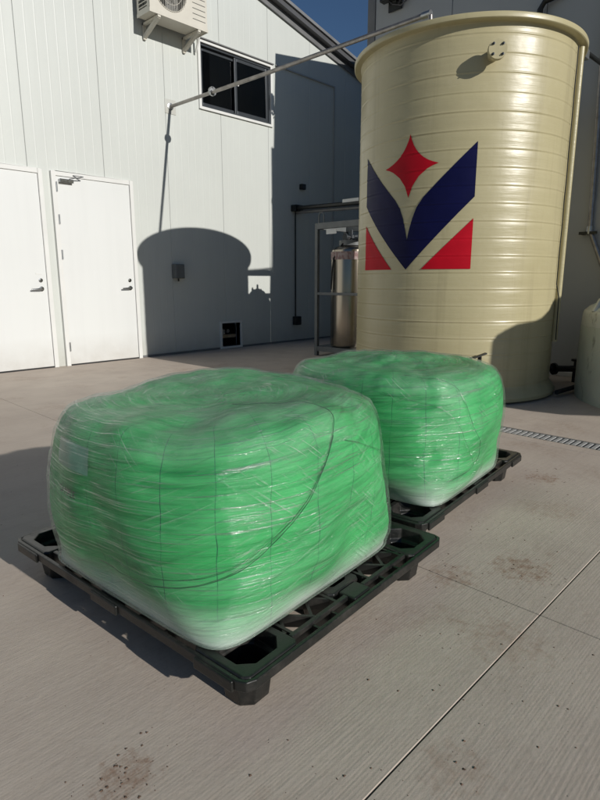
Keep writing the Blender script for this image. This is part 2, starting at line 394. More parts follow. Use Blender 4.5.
def catmull(pts, n):
    pts = [np.array(p, float) for p in pts]; P = [2 * pts[0] - pts[1]] + pts + [2 * pts[-1] - pts[-2]]; out = []
    for i in range(1, len(P) - 2):
        for k in range(n):
            t = k / n; a, b, c, d = P[i - 1], P[i], P[i + 1], P[i + 2]
            out.append(0.5 * (2 * b + (c - a) * t + (2 * a - 5 * b + 4 * c - d) * t * t + (3 * b - a - 3 * c + d) * t ** 3))
    out.append(pts[-1]); return out

# ------------------------------------------------------------------ ground
g = MB(); g.add([(-400, -400, -0.03), (400, -400, -0.03), (400, 400, -0.03), (-400, 400, -0.03)], [(0, 1, 2, 3)])
ground = tag(g.build('ground', 'joint'), kind='structure')
YARD = [-12.0, -7.9, -5.95, -4.0, -2.05, -0.25, 1.70, 3.645]
gx = [(a, b) for a, b in zip(YARD[:-1], YARD[1:])] + [(3.645, 3.765), (3.925, 5.60), (5.60, 9.4)]
gy = [(-12.0, -6.6), (-6.6, -3.0), (-3.0, 0.575), (0.575, 7.05)]
def slab(x0, x1, y0, y1):
    e = 0.0013; ey = 0.0019
    o = MB().box(x0 + e, x1 - e, y0 + ey, y1 - ey, -0.12, 0.0).build('concrete_slab', 'concrete', ground, bevel=0.0018, seg=1)
for x0, x1 in gx:
    for y0, y1 in gy: slab(x0, x1, y0, y1)

slab(3.765, 3.925, 4.302, 7.05)
MB().box(3.6425, 3.6475, 0.6, 7.0, -.03, -.0012).build('joint_sealant', 'galv', ground)

# trench drain with a slotted grate
drain = thing('trench_drain', 'long narrow galvanised trench drain grate set flush in the concrete', 'drain', (3.845, 0, 0))
MB().box(-0.079, -0.066, -8, 4.3, -0.10, -0.002).box(0.066, 0.079, -8, 4.3, -0.10, -0.002).build('rail', 'steel', drain)
MB().box(-0.066, 0.066, -8, 4.3, -0.11, -0.09).build('channel_floor', 'unlit_black', drain)
barme = MB().box(-0.066, 0.066, -0.0105, 0.0105, -0.020, -0.003).mesh('grate_bar'); barme.materials.append(M['galv'])
for k in range(106):
    o = bpy.data.objects.new('grate_bar', barme); C.objects.link(o); o.parent = drain; o.location = (0, 0.06 + k * 0.040, 0)
rest = MB()
for k in range(200):
    y = -7.98 + k * 0.040
    rest.box(-0.066, 0.066, y - .0105, y + .0105, -0.020, -0.003)
tag(rest.build('grate_bars', 'galv', drain), kind='stuff')

# grit strewn on the concrete
gr = MB()
def pebble(x, y, s):
    s *= .72
    vs = []
    for k in range(5):
        a = 2 * math.pi * k / 5 + random.random(); vs.append((x + math.cos(a) * s * random.uniform(.6, 1.1), y + math.sin(a) * s * random.uniform(.6, 1.1), random.uniform(-.0005, s * .25)))
    vs.append((x + random.uniform(-.3, .3) * s, y, s * random.uniform(.35, .7)))
    gr.add(vs, [(k, (k + 1) % 5, 5) for k in range(5)])
for _ in range(700):
    rr = random.random() ** 0.7 * 3.6 + 0.45; a = R(random.uniform(12, 82)); pebble(rr * math.sin(a), rr * math.cos(a), random.choice([.0015, .002, .002, .003, .0045]))
for cx, cy, n, sp in ((0.46, 0.98, 60, .05), (2.35, .45, 40, .12), (2.2, 1.0, 40, .2), (1.2, .5, 30, .15), (0.62, 0.72, 14, .05), (0.95, 0.55, 12, .12), (1.95, 0.72, 50, .12), (1.75, 0.86, 26, .1), (3.0, 1.05, 40, .1), (0.75, 0.42, 10, .08), (1.45, 0.62, 22, .18)):
    for _ in range(n): pebble(random.gauss(cx, sp), random.gauss(cy, sp * .7), random.choice([.0015, .0025, .0025, .004, .006]))
tag(gr.build('grit', 'stone'), 'small dark soil crumbs scattered over the concrete', 'grit', kind='stuff')

# ------------------------------------------------------------------ pale shed with doors and window (wall A)
YA = 6.996
def roof_h(u): return 5.97 - 0.2285 * abs(u - 3.02)
shed = thing('shed', 'pale grey panelled shed with gable roof, two white doors and a sliding window', 'building', (3.0, YA, 0))
def sh(name, mb, mat, **kw):
    o = mb.build(name, mat, kw.pop('parent', shed), **kw); o.matrix_parent_inverse = Matrix.Translation((-3.0, -YA, 0)) if o.parent == shed else Matrix(); return o
HOLES = [(5.215, 6.545, 3.455, 4.275), (5.465, 5.835, 0.035, 0.40)]
seams = [2.74 + 0.9415 * k for k in range(-7, 8)]
for a, b in zip(seams[:-1], seams[1:]):
    if a > 9.3 or b < -3.6: continue
    a2 = a + 0.0014; b2 = min(b, 9.33) - 0.0014
    # profile of the panel front: shallow ribs
    us = [(a2, 0.004), (a2 + 0.004, 0.0)]
    for k in range(1, 8):
        c = a + k * (b - a) / 8
        if c > b2 - .03: break
        us += [(c - .008, 0.0), (c - .004, -0.0007), (c + .004, -0.0007), (c + .008, 0.0)]
    us += [(b2 - 0.004, 0.0), (b2, 0.004)]
    cuts = sorted(set([h for H in HOLES for h in H[:2] if a2 < h < b2]))
    prof = list(us)
    for c in cuts: prof.append((c, 0.0))
    prof.sort()
    mb = MB()
    for (u0, d0), (u1, d1) in zip(prof[:-1], prof[1:]):
        if u1 - u0 < 1e-5: continue
        um = (u0 + u1) / 2; zs = [0.0]
        for H in HOLES:
            if H[0] < um < H[1]: zs += [H[2], H[3]]
        zs.sort(); zs.append(None)
        for i in range(0, len(zs), 2):
            z0, z1 = zs[i], zs[i + 1]
            t0 = roof_h(u0) - .01 if z1 is None else z1; t1 = roof_h(u1) - .01 if z1 is None else z1
            y0, y1, yb = YA + d0, YA + d1, YA + 0.10
            mb.add([(u0, y0, z0), (u1, y1, z0), (u1, y1, t1), (u0, y0, t0), (u0, yb, z0), (u1, yb, z0), (u1, yb, t1), (u0, yb, t0)],
                   [(0, 1, 2, 3), (5, 4, 7, 6), (0, 4, 5, 1), (3, 2, 6, 7)] + ([(0, 3, 7, 4)] if u0 in (a2, *cuts) else []) + ([(1, 5, 6, 2)] if u1 in (b2, *cuts) else []))
    sh('wall_panel', mb, 'wall')
# joint backing + rest of the shell (keeps the inside dark)
sh('inner_lining', MB().box(-3.8, 5.15, YA + .105, YA + .12, 0, 4.4).box(6.61, 9.25, YA + .105, YA + .12, 0, 4.4).box(5.15, 6.61, YA + .105, YA + .12, .5, 3.4), 'unlit_black')
sh('side_wall', MB().box(9.23, 9.33, YA + .10, YA + 9, 0, roof_h(9.33) - .01), 'wall')
sh('side_wall', MB().box(-3.85, -3.75, YA + .10, YA + 9, 0, roof_h(-3.8) - .01), 'wall')
sh('back_wall', MB().box(-3.75, 9.23, YA + 8.9, YA + 9, 0, roof_h(9.33) - .02), 'wall')
rf = MB()
for u0, u1 in ((3.02, 9.50), (-4.0, 3.02)):
    z0, z1 = roof_h(u0), roof_h(u1)
    rf.add([(u0, YA - .16, z0 + .10), (u1, YA - .16, z1 + .10), (u1, YA + 9.1, z1 + .10), (u0, YA + 9.1, z0 + .10), (u0, YA - .16, z0 + .145), (u1, YA - .16, z1 + .145), (u1, YA + 9.1, z1 + .145), (u0, YA + 9.1, z0 + .145)],
           [(0, 3, 2, 1), (4, 5, 6, 7), (0, 1, 5, 4), (2, 3, 7, 6), (1, 2, 6, 5), (3, 0, 4, 7)])
sh('roof', rf, 'roof')
def slope_strip(name, y0, y1, dz0, dz1, mat):
    mb = MB()
    for u0, u1 in ((3.02, 9.46), (-3.96, 3.02)):
        a, b = roof_h(u0), roof_h(u1)
        mb.add([(u0, y0, a + dz0), (u1, y0, b + dz0), (u1, y1, b + dz0), (u0, y1, a + dz0), (u0, y0, a + dz1), (u1, y0, b + dz1), (u1, y1, b + dz1), (u0, y1, a + dz1)],
               [(0, 3, 2, 1), (4, 5, 6, 7), (0, 1, 5, 4), (2, 3, 7, 6), (1, 2, 6, 5), (3, 0, 4, 7)])
    return sh(name, mb, mat)
slope_strip('barge_flashing', YA - .035, YA - .008, -0.075, 0.02, 'mid_trim')
slope_strip('barge_board', YA - .13, YA - .008, 0.022, 0.098, 'dark_trim')
# base flashing
sh('base_flashing', MB().box(-3.7, 1.80, YA - .012, YA - .004, 0.002, .03).box(4.06, 5.42, YA - .012, YA - .004, 0.002, .03).box(5.88, 9.3, YA - .012, YA - .004, 0.002, .03), 'mid_trim')

def door(u0, u1, h, hinges, closer, plate):
    fw = 0.052
    fr = MB().box(u0, u0 + fw, YA - .045, YA - .003, 0, h).box(u1 - fw, u1, YA - .045, YA - .003, 0, h).box(u0 + fw, u1 - fw, YA - .045, YA - .003, h - fw, h)
    d = sh('door', fr, 'white', bevel=.003)
    def sub(name, mb, mat, **kw):
        o = mb.build(name, mat, d, **kw); return o
    sub('threshold', MB().box(u0 + fw, u1 - fw, YA - .03, YA - .004, 0, .014), 'rubber')
    sub('leaf', MB().box(u0 + fw + .004, u1 - fw - .004, YA - .034, YA - .004, .018, h - fw - .004), 'door', bevel=.002)
    ux = u1 - fw - .075
    sub('handle', MB().lathe([(0.001, 0), (.028, 0), (.028, .012), (.012, .014), (.012, .05)], 20, (ux, YA - .034, .955), (0, -1, 0))
        .tube([(ux, YA - .08, .955), (ux - .03, YA - .084, .953), (ux - .13, YA - .08, .948)], [.012, .012, .009], 10), 'chrome', smooth=True)
    sub('lock_cylinder', MB().lathe([(.001, 0), (.023, 0), (.023, .010), (.010, .012), (.010, .02), (.001, .02)], 20, (ux, YA - .034, 1.055), (0, -1, 0)), 'chrome', smooth=True)
    for z in hinges:
        sub('hinge', MB().tube([(u0 + fw + .002, YA - .05, z - .055), (u0 + fw + .002, YA - .05, z + .055)], .009, 8), 'steel')
    if closer:
        sub('door_closer', MB().box(u0 + .085, u0 + .25, YA - .085, YA - .036, h - .125, h - .085)
            .bar((u0 + .20, YA - .07, h - .08), (u0 + .36, YA - .12, h - .045), .02, .008).bar((u0 + .36, YA - .12, h - .045), (u0 + .26, YA - .05, h - .03), .016, .008), 'chrome', bevel=.004)
    if plate: sub('name_plate', MB().box(ux - .05, ux + .02, YA - .038, YA - .0345, 1.125, 1.138), 'white')
door(2.985, 4.048, 2.316, (2.14, 1.77, 1.36, .24), True, False)
door(1.822, 2.884, 2.316, (2.14, 1.77, 1.36, .24), True, True)

# sliding window
wx0, wx1, wz0, wz1 = HOLES[0]
tr = MB().box(wx0 - .04, wx0, YA - .028, YA + .02, wz0 - .035, wz1 + .035).box(wx1, wx1 + .04, YA - .028, YA + .02, wz0 - .035, wz1 + .035).box(wx0, wx1, YA - .028, YA + .02, wz0 - .035, wz0).box(wx0, wx1, YA - .028, YA + .02, wz1, wz1 + .035)
win = sh('window', tr, 'white', bevel=.003)
MB().box(wx0 - .05, wx1 + .05, YA - .05, YA - .003, wz1 + .038, wz1 + .052).build('drip_flashing', 'mid_trim', win)
MB().box(wx0 + .001, wx0 + .03, YA + .0, YA + .09, wz0 + .001, wz1 - .001).box(wx1 - .03, wx1 - .001, YA, YA + .09, wz0 + .001, wz1 - .001).box(wx0 + .03, wx1 - .03, YA, YA + .09, wz0 + .001, wz0 + .03).box(wx0 + .03, wx1 - .03, YA, YA + .09, wz1 - .03, wz1 - .001).build('window_frame', 'alu', win)
def sash(x0, x1, y):
    s = .045
    MB().box(x0, x0 + s, y, y + .03, wz0 + .031, wz1 - .031).box(x1 - s, x1, y, y + .03, wz0 + .031, wz1 - .031).box(x0 + s, x1 - s, y, y + .03, wz0 + .031, wz0 + .031 + s).box(x0 + s, x1 - s, y, y + .03, wz1 - .031 - s, wz1 - .031).build('sash', 'alu', win, bevel=.003)
    MB().box(x0 + s, x1 - s, y + .012, y + .018, wz0 + .031 + s, wz1 - .031 - s).build('pane', 'glass', win)
wm = (wx0 + wx1) / 2
sash(wx0 + .031, wm + .03, YA + .045); sash(wm - .03, wx1 - .031, YA + .012)
MB().lathe([(.001, 0), (.012, 0), (.012, .012), (.001, .014)], 12, (wm + .03, YA + .012, 3.88), (0, -1, 0)).build('latch', 'white', win)
# low vent opening with pale timber inside
vx0, vx1, vz0, vz1 = HOLES[1]
ve = MB().box(vx0 - .035, vx0, YA - .02, YA + .09, vz0 - .03, vz1 + .03).box(vx1, vx1 + .035, YA - .02, YA + .09, vz0 - .03, vz1 + .03).box(vx0, vx1, YA - .02, YA + .09, vz1, vz1 + .03).box(vx0, vx1, YA - .02, YA + .09, vz0 - .03, vz0)
vent = sh('vent_opening', ve, 'white')
MB().box(vx0 - .1, vx1 + .3, YA + .5, YA + .52, 0, .6).build('back_board', 'unlit_black', vent)
MB().box(vx0 + .01, vx1 + .1, YA + .16, YA + .22, .15, .20).build('batten', 'card', vent)
MB().tube([(vx0 + .12, YA + .12, .25), (vx0 + .12, YA + .3, .25)], .045, 14).tube([(vx0 + .24, YA + .14, .26), (vx0 + .24, YA + .3, .26)], .03, 12).build('pump_fitting', 'steel', vent)
# surface conduit on the shaded part of the wall
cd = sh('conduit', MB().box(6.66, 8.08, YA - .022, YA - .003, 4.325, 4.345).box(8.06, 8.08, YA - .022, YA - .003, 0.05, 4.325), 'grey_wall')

# junction box
jb = thing('junction_box', 'small grey junction box fixed on the pale shed wall beside the doors', 'box', (4.68, YA, 1.08))
o = MB().box(-.078, .078, -.10, -.004, 0, .20).build('housing', 'frame_paint', jb, bevel=.008)
MB().box(-.068, .068, -.112, -.101, .012, .188).build('cover', 'frame_paint', jb, bevel=.004)
MB().tube([(0, -.05, .0), (0, -.05, -.04)], .012, 8).build('gland', 'black', jb)

# ------------------------------------------------------------------ air conditioner outdoor unit
ac = thing('air_conditioner', 'ivory outdoor air conditioner unit on brackets high on the pale shed wall', 'air conditioner', (4.65, 6.62, 4.26))
W2, D, Hh = .43, .29, .62
fcx, fcz, frad = -.13, .315, .235
# casing: shell with a round opening in its front sheet
seg = 40; ring = [(fcx + frad * math.cos(2 * math.pi * k / seg), fcz + frad * math.sin(2 * math.pi * k / seg)) for k in range(seg)]
fx0, fx1 = -W2, .16
def sqpt(k):
    a = 2 * math.pi * k / seg; c, s = math.cos(a), math.sin(a)
    hx0, hx1, hz0, hz1 = fcx - fx0, fx1 - fcx, fcz, Hh - fcz
    tx = (hx1 / c if c > 1e-9 else (-hx0 / c if c < -1e-9 else 1e9)); tz = (hz1 / s if s > 1e-9 else (-hz0 / s if s < -1e-9 else 1e9))
    q = min(tx, tz); return (fcx + c * q, fcz + s * q)
mb = MB(); sq = [sqpt(k) for k in range(seg)]
mb.add([(x, 0, z) for x, z in ring] + [(x, 0, z) for x, z in sq] + [(x, .05, z) for x, z in ring], [(k, (k + 1) % seg, seg + (k + 1) % seg, seg + k) for k in range(seg)] + [(k, 2 * seg + k, 2 * seg + (k + 1) % seg, (k + 1) % seg) for k in range(seg)])
for cx, cz in ((fx0, 0), (fx1, 0), (fx1, Hh), (fx0, Hh)):
    k0 = max(range(seg), key=lambda k: 0); best = sorted(range(seg), key=lambda k: (sq[k][0] - cx) ** 2 + (sq[k][1] - cz) ** 2)[:2]
    mb.add([(cx, 0, cz), (sq[best[0]][0], 0, sq[best[0]][1]), (sq[best[1]][0], 0, sq[best[1]][1])], [(0, 1, 2)])
mb.box(.16, W2, 0, .012, 0, Hh)
mb.box(-W2, W2, .012, D, 0, .012).box(-W2, W2, .012, D, Hh - .012, Hh).box(W2 - .01, W2, .012, D, .012, Hh - .012)
mb.box(-W2, -W2 + .01, .012, .06, .012, Hh - .012).box(-W2, -W2 + .01, D - .04, D, .012, Hh - .012).box(-W2, -W2 + .01, .06, D - .04, .012, .06).box(-W2, -W2 + .01, .06, D - .04, Hh - .06, Hh - .012)
mb.box(-W2 - .006, W2 + .006, -.006, .0, -.012, .03).box(-W2 - .006, -W2, .0, D, -.012, .03).box(W2, W2 + .006, 0, D, -.012, .03)
mb.build('casing', 'ac', ac)
MB().box(-W2 + .03, .15, .17, .19, .02, Hh - .02).build('coil', 'ac_dark', ac)
MB().box(-W2 + .03, -W2 + .045, .05, D - .03, .05, Hh - .05).build('side_coil', 'ac_dark', ac)
fan = MB().lathe([(.001, 0), (.05, 0), (.06, .03), (.001, .05)], 20, (fcx, .10, fcz), (0, -1, 0))
for k in range(3):
    a0 = k * 2 * math.pi / 3 + .4
    fan.add([(fcx + rr * math.cos(a0 + da), .10 + dy, fcz + rr * math.sin(a0 + da)) for rr, da, dy in ((.05, 0, .0), (.05, .9, -.03), (.215, .95, -.03), (.215, .1, .02))], [(0, 1, 2, 3)])
fan.build('fan', 'ac_dark', ac)
gm = MB()
for k in range(-9, 10):
    x = fcx + k * .026; hh = math.sqrt(max(0, (frad + .012) ** 2 - (k * .026) ** 2))
    gm.tube([(x, -.008, fcz - hh), (x, -.016, fcz), (x, -.008, fcz + hh)], .0022, 5)
for rr in (.09, .17, frad + .004):
    gm.tube([(fcx + rr * math.cos(a), -.012, fcz + rr * math.sin(a)) for a in np.linspace(0, 2 * math.pi, 37)], .0026, 5)
gm.build('fan_grille', 'ac', ac)
for k in range(11):
    MB().box(-W2 - .004, -W2 + .004, .06, D - .04, .075 + k * .045, .085 + k * .045).build('side_slat', 'ac', ac)
for z in [.09 + .062 * k for k in range(8)]:
    MB().box(.20, W2 - .03, -.004, -.0005, z, z + .006).build('louvre', 'ac_dark', ac)
for x in (-.30, .30):
    MB().box(x - .02, x + .02, .0, .37, -.038, -.014).box(x - .02, x + .02, .345, .37, -.20, -.014).bar((x, .02, -.03), (x, .352, -.17), .042, .038).build('bracket', 'ac', ac)
MB().tube([(W2 + .01, .2, .1), (W2 + .05, .25, .02), (W2 + .05, .34, -.15)], .014, 8).build('line_set', 'white', ac)

# ------------------------------------------------------------------ grey warehouse (wall B)
XB = 6.72; YB = 5.23
wh = thing('warehouse', 'tall dark grey panelled warehouse wall standing behind the cream tank', 'building', (XB, -3.0, 0))
def bx(name, mb, mat, **kw):
    o = mb.build(name, mat, wh, **kw); o.matrix_parent_inverse = Matrix.Translation((-XB, 3.0, 0)); return o
EH = 5.14
ys = [YB - .12] + [YB - .12 - 1.15 * k for k in range(1, 14)]
for a, b in zip(ys[:-1], ys[1:]):
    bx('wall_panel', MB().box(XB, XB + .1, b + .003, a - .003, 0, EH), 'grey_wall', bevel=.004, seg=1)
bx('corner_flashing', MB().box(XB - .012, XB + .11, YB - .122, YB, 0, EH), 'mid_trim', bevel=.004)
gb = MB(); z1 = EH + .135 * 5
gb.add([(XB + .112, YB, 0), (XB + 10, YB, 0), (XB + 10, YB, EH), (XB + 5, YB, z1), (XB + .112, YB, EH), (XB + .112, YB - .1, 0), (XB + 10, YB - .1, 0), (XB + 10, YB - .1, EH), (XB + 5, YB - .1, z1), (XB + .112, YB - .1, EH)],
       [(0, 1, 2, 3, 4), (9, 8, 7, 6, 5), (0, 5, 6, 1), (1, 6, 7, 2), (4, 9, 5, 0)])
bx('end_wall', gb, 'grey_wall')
bx('backing', MB().box(XB + .104, XB + .13, ys[-1], YB - .12, 0, EH - .02), 'unlit_black')
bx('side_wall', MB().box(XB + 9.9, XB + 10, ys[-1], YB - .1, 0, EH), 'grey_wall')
gb2 = MB(); ye = ys[-1]
gb2.add([(XB, ye - .1, 0), (XB + 10, ye - .1, 0), (XB + 10, ye - .1, EH), (XB + 5, ye - .1, z1), (XB, ye - .1, EH), (XB, ye, 0), (XB + 10, ye, 0), (XB + 10, ye, EH), (XB + 5, ye, z1), (XB, ye, EH)],
        [(0, 1, 2, 3, 4), (9, 8, 7, 6, 5), (0, 5, 6, 1), (1, 6, 7, 2), (4, 9, 5, 0)])
bx('end_wall', gb2, 'grey_wall')
rb = MB()
for x0, x1, a, b in ((XB - .02, XB + 5, EH, z1), (XB + 5, XB + 10.02, z1, EH)):
    rb.add([(x0, ye - .15, a + .005), (x1, ye - .15, b + .005), (x1, YB + .01, b + .005), (x0, YB + .01, a + .005), (x0, ye - .15, a + .05), (x1, ye - .15, b + .05), (x1, YB + .01, b + .05), (x0, YB + .01, a + .05)],
           [(0, 3, 2, 1), (4, 5, 6, 7), (0, 1, 5, 4), (2, 3, 7, 6), (1, 2, 6, 5), (3, 0, 4, 7)])
bx('roof', rb, 'roof')

# floodlight on the warehouse corner
fl = thing('floodlight', 'black floodlight on a bracket high on the grey warehouse wall', 'lamp', (XB, 4.78, 4.60))
MB().box(-.15, -.05, -.14, .16, -.04, .10).build('housing', 'black', fl, bevel=.01)
MB().box(-.158, -.1505, -.12, .14, -.025, .085).build('lens', 'glass', fl)
MB().bar((-.05, 0, -.02), (0, 0, -.06), .05, .02).box(-.03, -.012, -.10, .10, -.14, .02).build('bracket', 'black', fl)
MB().tube([(-.03, -.05, -.06), (-.09, -.10, -.11), (-.13, -.18, -.05), (-.05, -.22, -.02), (-.02, -.26, .2)], .010, 8).tube([(-.10, .05, -.03), (-.14, -.04, -.12), (-.07, -.12, -.13), (-.02, -.2, -.05)], .008, 8).build('cable', 'rubber', fl, smooth=True)

# riser pipes on the warehouse wall
rp = thing('riser_pipe', 'thin grey riser pipe with a kink strapped to the warehouse wall', 'pipe', (6.665, 2.13, 0))
MB().tube([(0, .02, 5.0), (0, .055, 3.47), (0, .0, 1.60), (-.005, -.02, 1.54), (-.02, -.17, 1.20), (-.03, -.26, 1.0), (-.03, -.27, .9), (-.03, -.27, 0)], .026, 12).build('tube', 'pipe', rp, smooth=True)
MB().tube([(0, .004, 1.54), (-.001, .001, 1.62)], .034, 12).build('coupling', 'steel', rp, smooth=True)
MB().bar((.052, .07, 1.55), (-.02, .07, 1.55), .03, .03).bar((-.02, .10, 1.55), (-.02, -.08, 1.55), .025, .03).build('bracket', 'black', rp)
MB().tube([(.03, .02, 5.0), (.03, .07, 3.3), (.03, .03, 1.9)], .012, 8).build('cable', 'black', rp, smooth=True)

vp = thing('vent_pipe', 'black vent pipe rising on the grey warehouse wall above the cream tank', 'pipe', (6.66, 2.86, 3.2))
MB().tube([(0, 0, 0), (0, 0, .70), (-.01, -.05, .76), (-.01, -.22, .78)], .03, 12).build('tube', 'black', vp, smooth=True)
MB().box(-.03, .058, -.05, .05, .50, .54).build('clip', 'black', vp)

# ------------------------------------------------------------------ cream tank
TX, TY, TR = 5.15, 2.87, 0.945
tank = thing('storage_tank', 'tall cream ribbed plastic storage tank with red and navy emblem', 'tank', (TX, TY, 0))
PITCH = 0.137
def rad(z):
    f = (z - 0.16) / PITCH; d = (f - round(f)) * PITCH
    x = abs(f - math.floor(f) - .5) * 2
    am = 0.0026 + 0.0022 * noise.noise(Vector((round(f) * 1.37, 4.2, 0)))
    return TR + am * math.exp(-(d / 0.006) ** 2) - 0.0018 * math.exp(-((d + .012) / 0.006) ** 2) + 0.0010 * (1 - x * x)
prof = [(0.001, 0.012), (0.965, 0.012), (1.0, 0.02), (1.005, 0.05), (0.985, 0.085), (0.955, 0.115)]
z = 0.125
zl = []
for k in range(0, 22):
    for dz in (-.024, -.016, -.012, -.008, -.004, 0, .004, .008, .013, .03, .055, .08, .10): zl.append(.16 + k * PITCH + dz)
prof += [(rad(z), z) for z in sorted(zl) if .125 < z < 2.925]
prof += [(TR, 2.935), (TR + .004, 2.962), (TR + .010, 2.968), (1.008, 2.972), (1.014, 2.977), (1.016, 3.005), (1.012, 3.014), (0.99, 3.018), (.95, 3.02), (0.5, 3.10), (0.001, 3.16)]
def wav(a, z): return noise.noise(Vector((math.cos(a) * 2.2, math.sin(a) * 2.2, z * 6.5))) * .0012 + noise.noise(Vector((math.cos(a) * 5, math.sin(a) * 5, z * 15 + 9))) * .0008
mb = MB().lathe(prof, 144)
mb.v = [(x + math.cos(math.atan2(y, x)) * wav(math.atan2(y, x), z), y + math.sin(math.atan2(y, x)) * wav(math.atan2(y, x), z), z) if .12 < z < 2.93 else (x, y, z) for x, y, z in mb.v]
mb.build('shell', 'tank', tank, smooth=True)

# emblem: flat outlines, cut fine, then laid on the ribbed shell
S0 = -2.92 / 0.95
def emblem(name, pts, mat):
    bm = bmesh.new(); vs = [bm.verts.new((x, 0, z)) for x, z in pts]; f = bm.faces.new(vs)
    bmesh.ops.triangulate(bm, faces=[f])
    zs = [p[1] for p in pts]; xs = [p[0] for p in pts]
    z = min(zs) + .004
    while z < max(zs):
        bmesh.ops.bisect_plane(bm, geom=bm.verts[:] + bm.edges[:] + bm.faces[:], plane_co=(0, 0, z), plane_no=(0, 0, 1)); z += .006
    x = min(xs) + .02
    while x < max(xs):
        bmesh.ops.bisect_plane(bm, geom=bm.verts[:] + bm.edges[:] + bm.faces[:], plane_co=(x, 0, 0), plane_no=(1, 0, 0)); x += .045
    bmesh.ops.remove_doubles(bm, verts=bm.verts, dist=2e-4); bmesh.ops.dissolve_degenerate(bm, edges=bm.edges, dist=1e-5)
    for v in bm.verts:
        a = S0 + v.co.x / 0.95; zz = v.co.z; r = rad(zz) + wav(a, zz) + .0036
        v.co = (r * math.cos(a), r * math.sin(a), zz)
    bm.normal_update()
    for f in bm.faces:
        c_ = f.calc_center_median()
        if f.normal.x * c_.x + f.normal.y * c_.y < 0: f.normal_flip()
    me = bpy.data.meshes.new(name); bm.to_mesh(me); bm.free()
    o = link(name, me, tank, mat, True)
    for p_ in me.polygons: p_.use_smooth = True
    return o
inner = [(-.548, 2.127), (-.37, 1.955), (-.23, 1.815), (-.135, 1.725), (-.08, 1.65), (-.045, 1.565), (-.018, 1.47), (0, 1.389)]
V = inner + [(-x, z) for x, z in inner[-2::-1]] + [(.548, 1.712), (.43, 1.592), (0, 1.143), (-.43, 1.592), (-.548, 1.712)]
emblem('chevron', V, 'blue')
def star_pts():
    out = []; tips = [(0, 2.228), (.253, 1.983), (0, 1.730), (-.253, 1.983)]
    for i in range(4):
        a, b = tips[i], tips[(i + 1) % 4]; c = (0.0 + (a[0] + b[0]) * .20, 1.981 + ((a[1] - 1.981) + (b[1] - 1.981)) * .20)
        for k in range(8):
            t = k / 8; out.append(tuple((1 - t) ** 2 * a[j] + 2 * t * (1 - t) * c[j] + t * t * b[j] for j in (0, 1)))
    return out
emblem('star', star_pts(), 'red')
emblem('triangle', [(.548, 1.545), (.140, 1.145), (.548, 1.145)], 'red')
emblem('triangle', [(-.548, 1.545), (-.548, 1.145), (-.150, 1.145)], 'red')
# blanked nozzle with bolts
na = R(-138.6); nd = Vector((math.cos(na), math.sin(na), 0)); nb = Vector((0, 0, 2.735)) + nd * 0.90
nz = MB().lathe([(.001, 0), (.045, 0), (.045, .14), (.070, .141), (.070, .158), (.068, .160), (.068, .176), (.001, .176)], 32, nb, nd).build('nozzle', 'tank', tank, smooth=True)
sx = Vector((-nd.y, nd.x, 0))
for i in range(4):
    a = math.pi / 4 + i * math.pi / 2; p = nb + nd * .172 + (sx * math.cos(a) + Vector((0, 0, 1)) * math.sin(a)) * .050
    MB().lathe([(.001, 0), (.010, 0), (.010, .012), (.005, .013), (.005, .022), (.001, .022)], 8, p, nd).build('bolt', 'alu', nz)
# overflow pipe down the side, with strap and dark cable
pa = R(-77.0); pd = Vector((math.cos(pa), math.sin(pa), 0)); pp = pd * (TR + .022)
MB().tube([(pp.x, pp.y, 2.955), (pp.x, pp.y, .50)], .027, 14).build('overflow_pipe', 'tank', tank, smooth=True)
pa2 = R(-82.5); pc = Vector((math.cos(pa2), math.sin(pa2), 0)) * (TR + .014)
MB().tube([(pc.x + .004 * math.sin(k * 1.7), pc.y, 2.94 - k * .12) for k in range(17)] + [(pc.x + .03, pc.y - .02, .9), (pc.x + .05, pc.y - .02, .52)], .005, 8).build('cable', 'black', tank, smooth=True)
# outlet valve and fittings at the foot
va = R(-137)
vd = Vector((math.cos(va), math.sin(va), 0)); vb = vd * .93
MB().lathe([(.001, 0), (.03, 0), (.03, .13), (.05, .13), (.05, .17), (.001, .17)], 16, (vb.x, vb.y, .33), vd).bar((vb.x + vd.x * .1 - .05, vb.y + vd.y * .1 + .03, .42), (vb.x + vd.x * .1 + .05, vb.y + vd.y * .1 - .03, .455), .03, .012).box(vb.x + vd.x * .1 - .012, vb.x + vd.x * .1 + .012, vb.y + vd.y * .1 - .012, vb.y + vd.y * .1 + .012, .34, .43).build('outlet_valve', 'black', tank)
# lid fittings on the top
MB().tube([(.60, -.74, 3.02), (.64, -.78, 3.075), (.80, -.79, 3.10), (1.2, -.78, 3.12), (1.56, -.77, 3.15)], .020, 10).build('feed_hose', 'black', tank, smooth=True)
MB().box(.55, .66, -.86, -.76, 2.99, 3.07).build('clamp', 'steel', tank, bevel=.006)

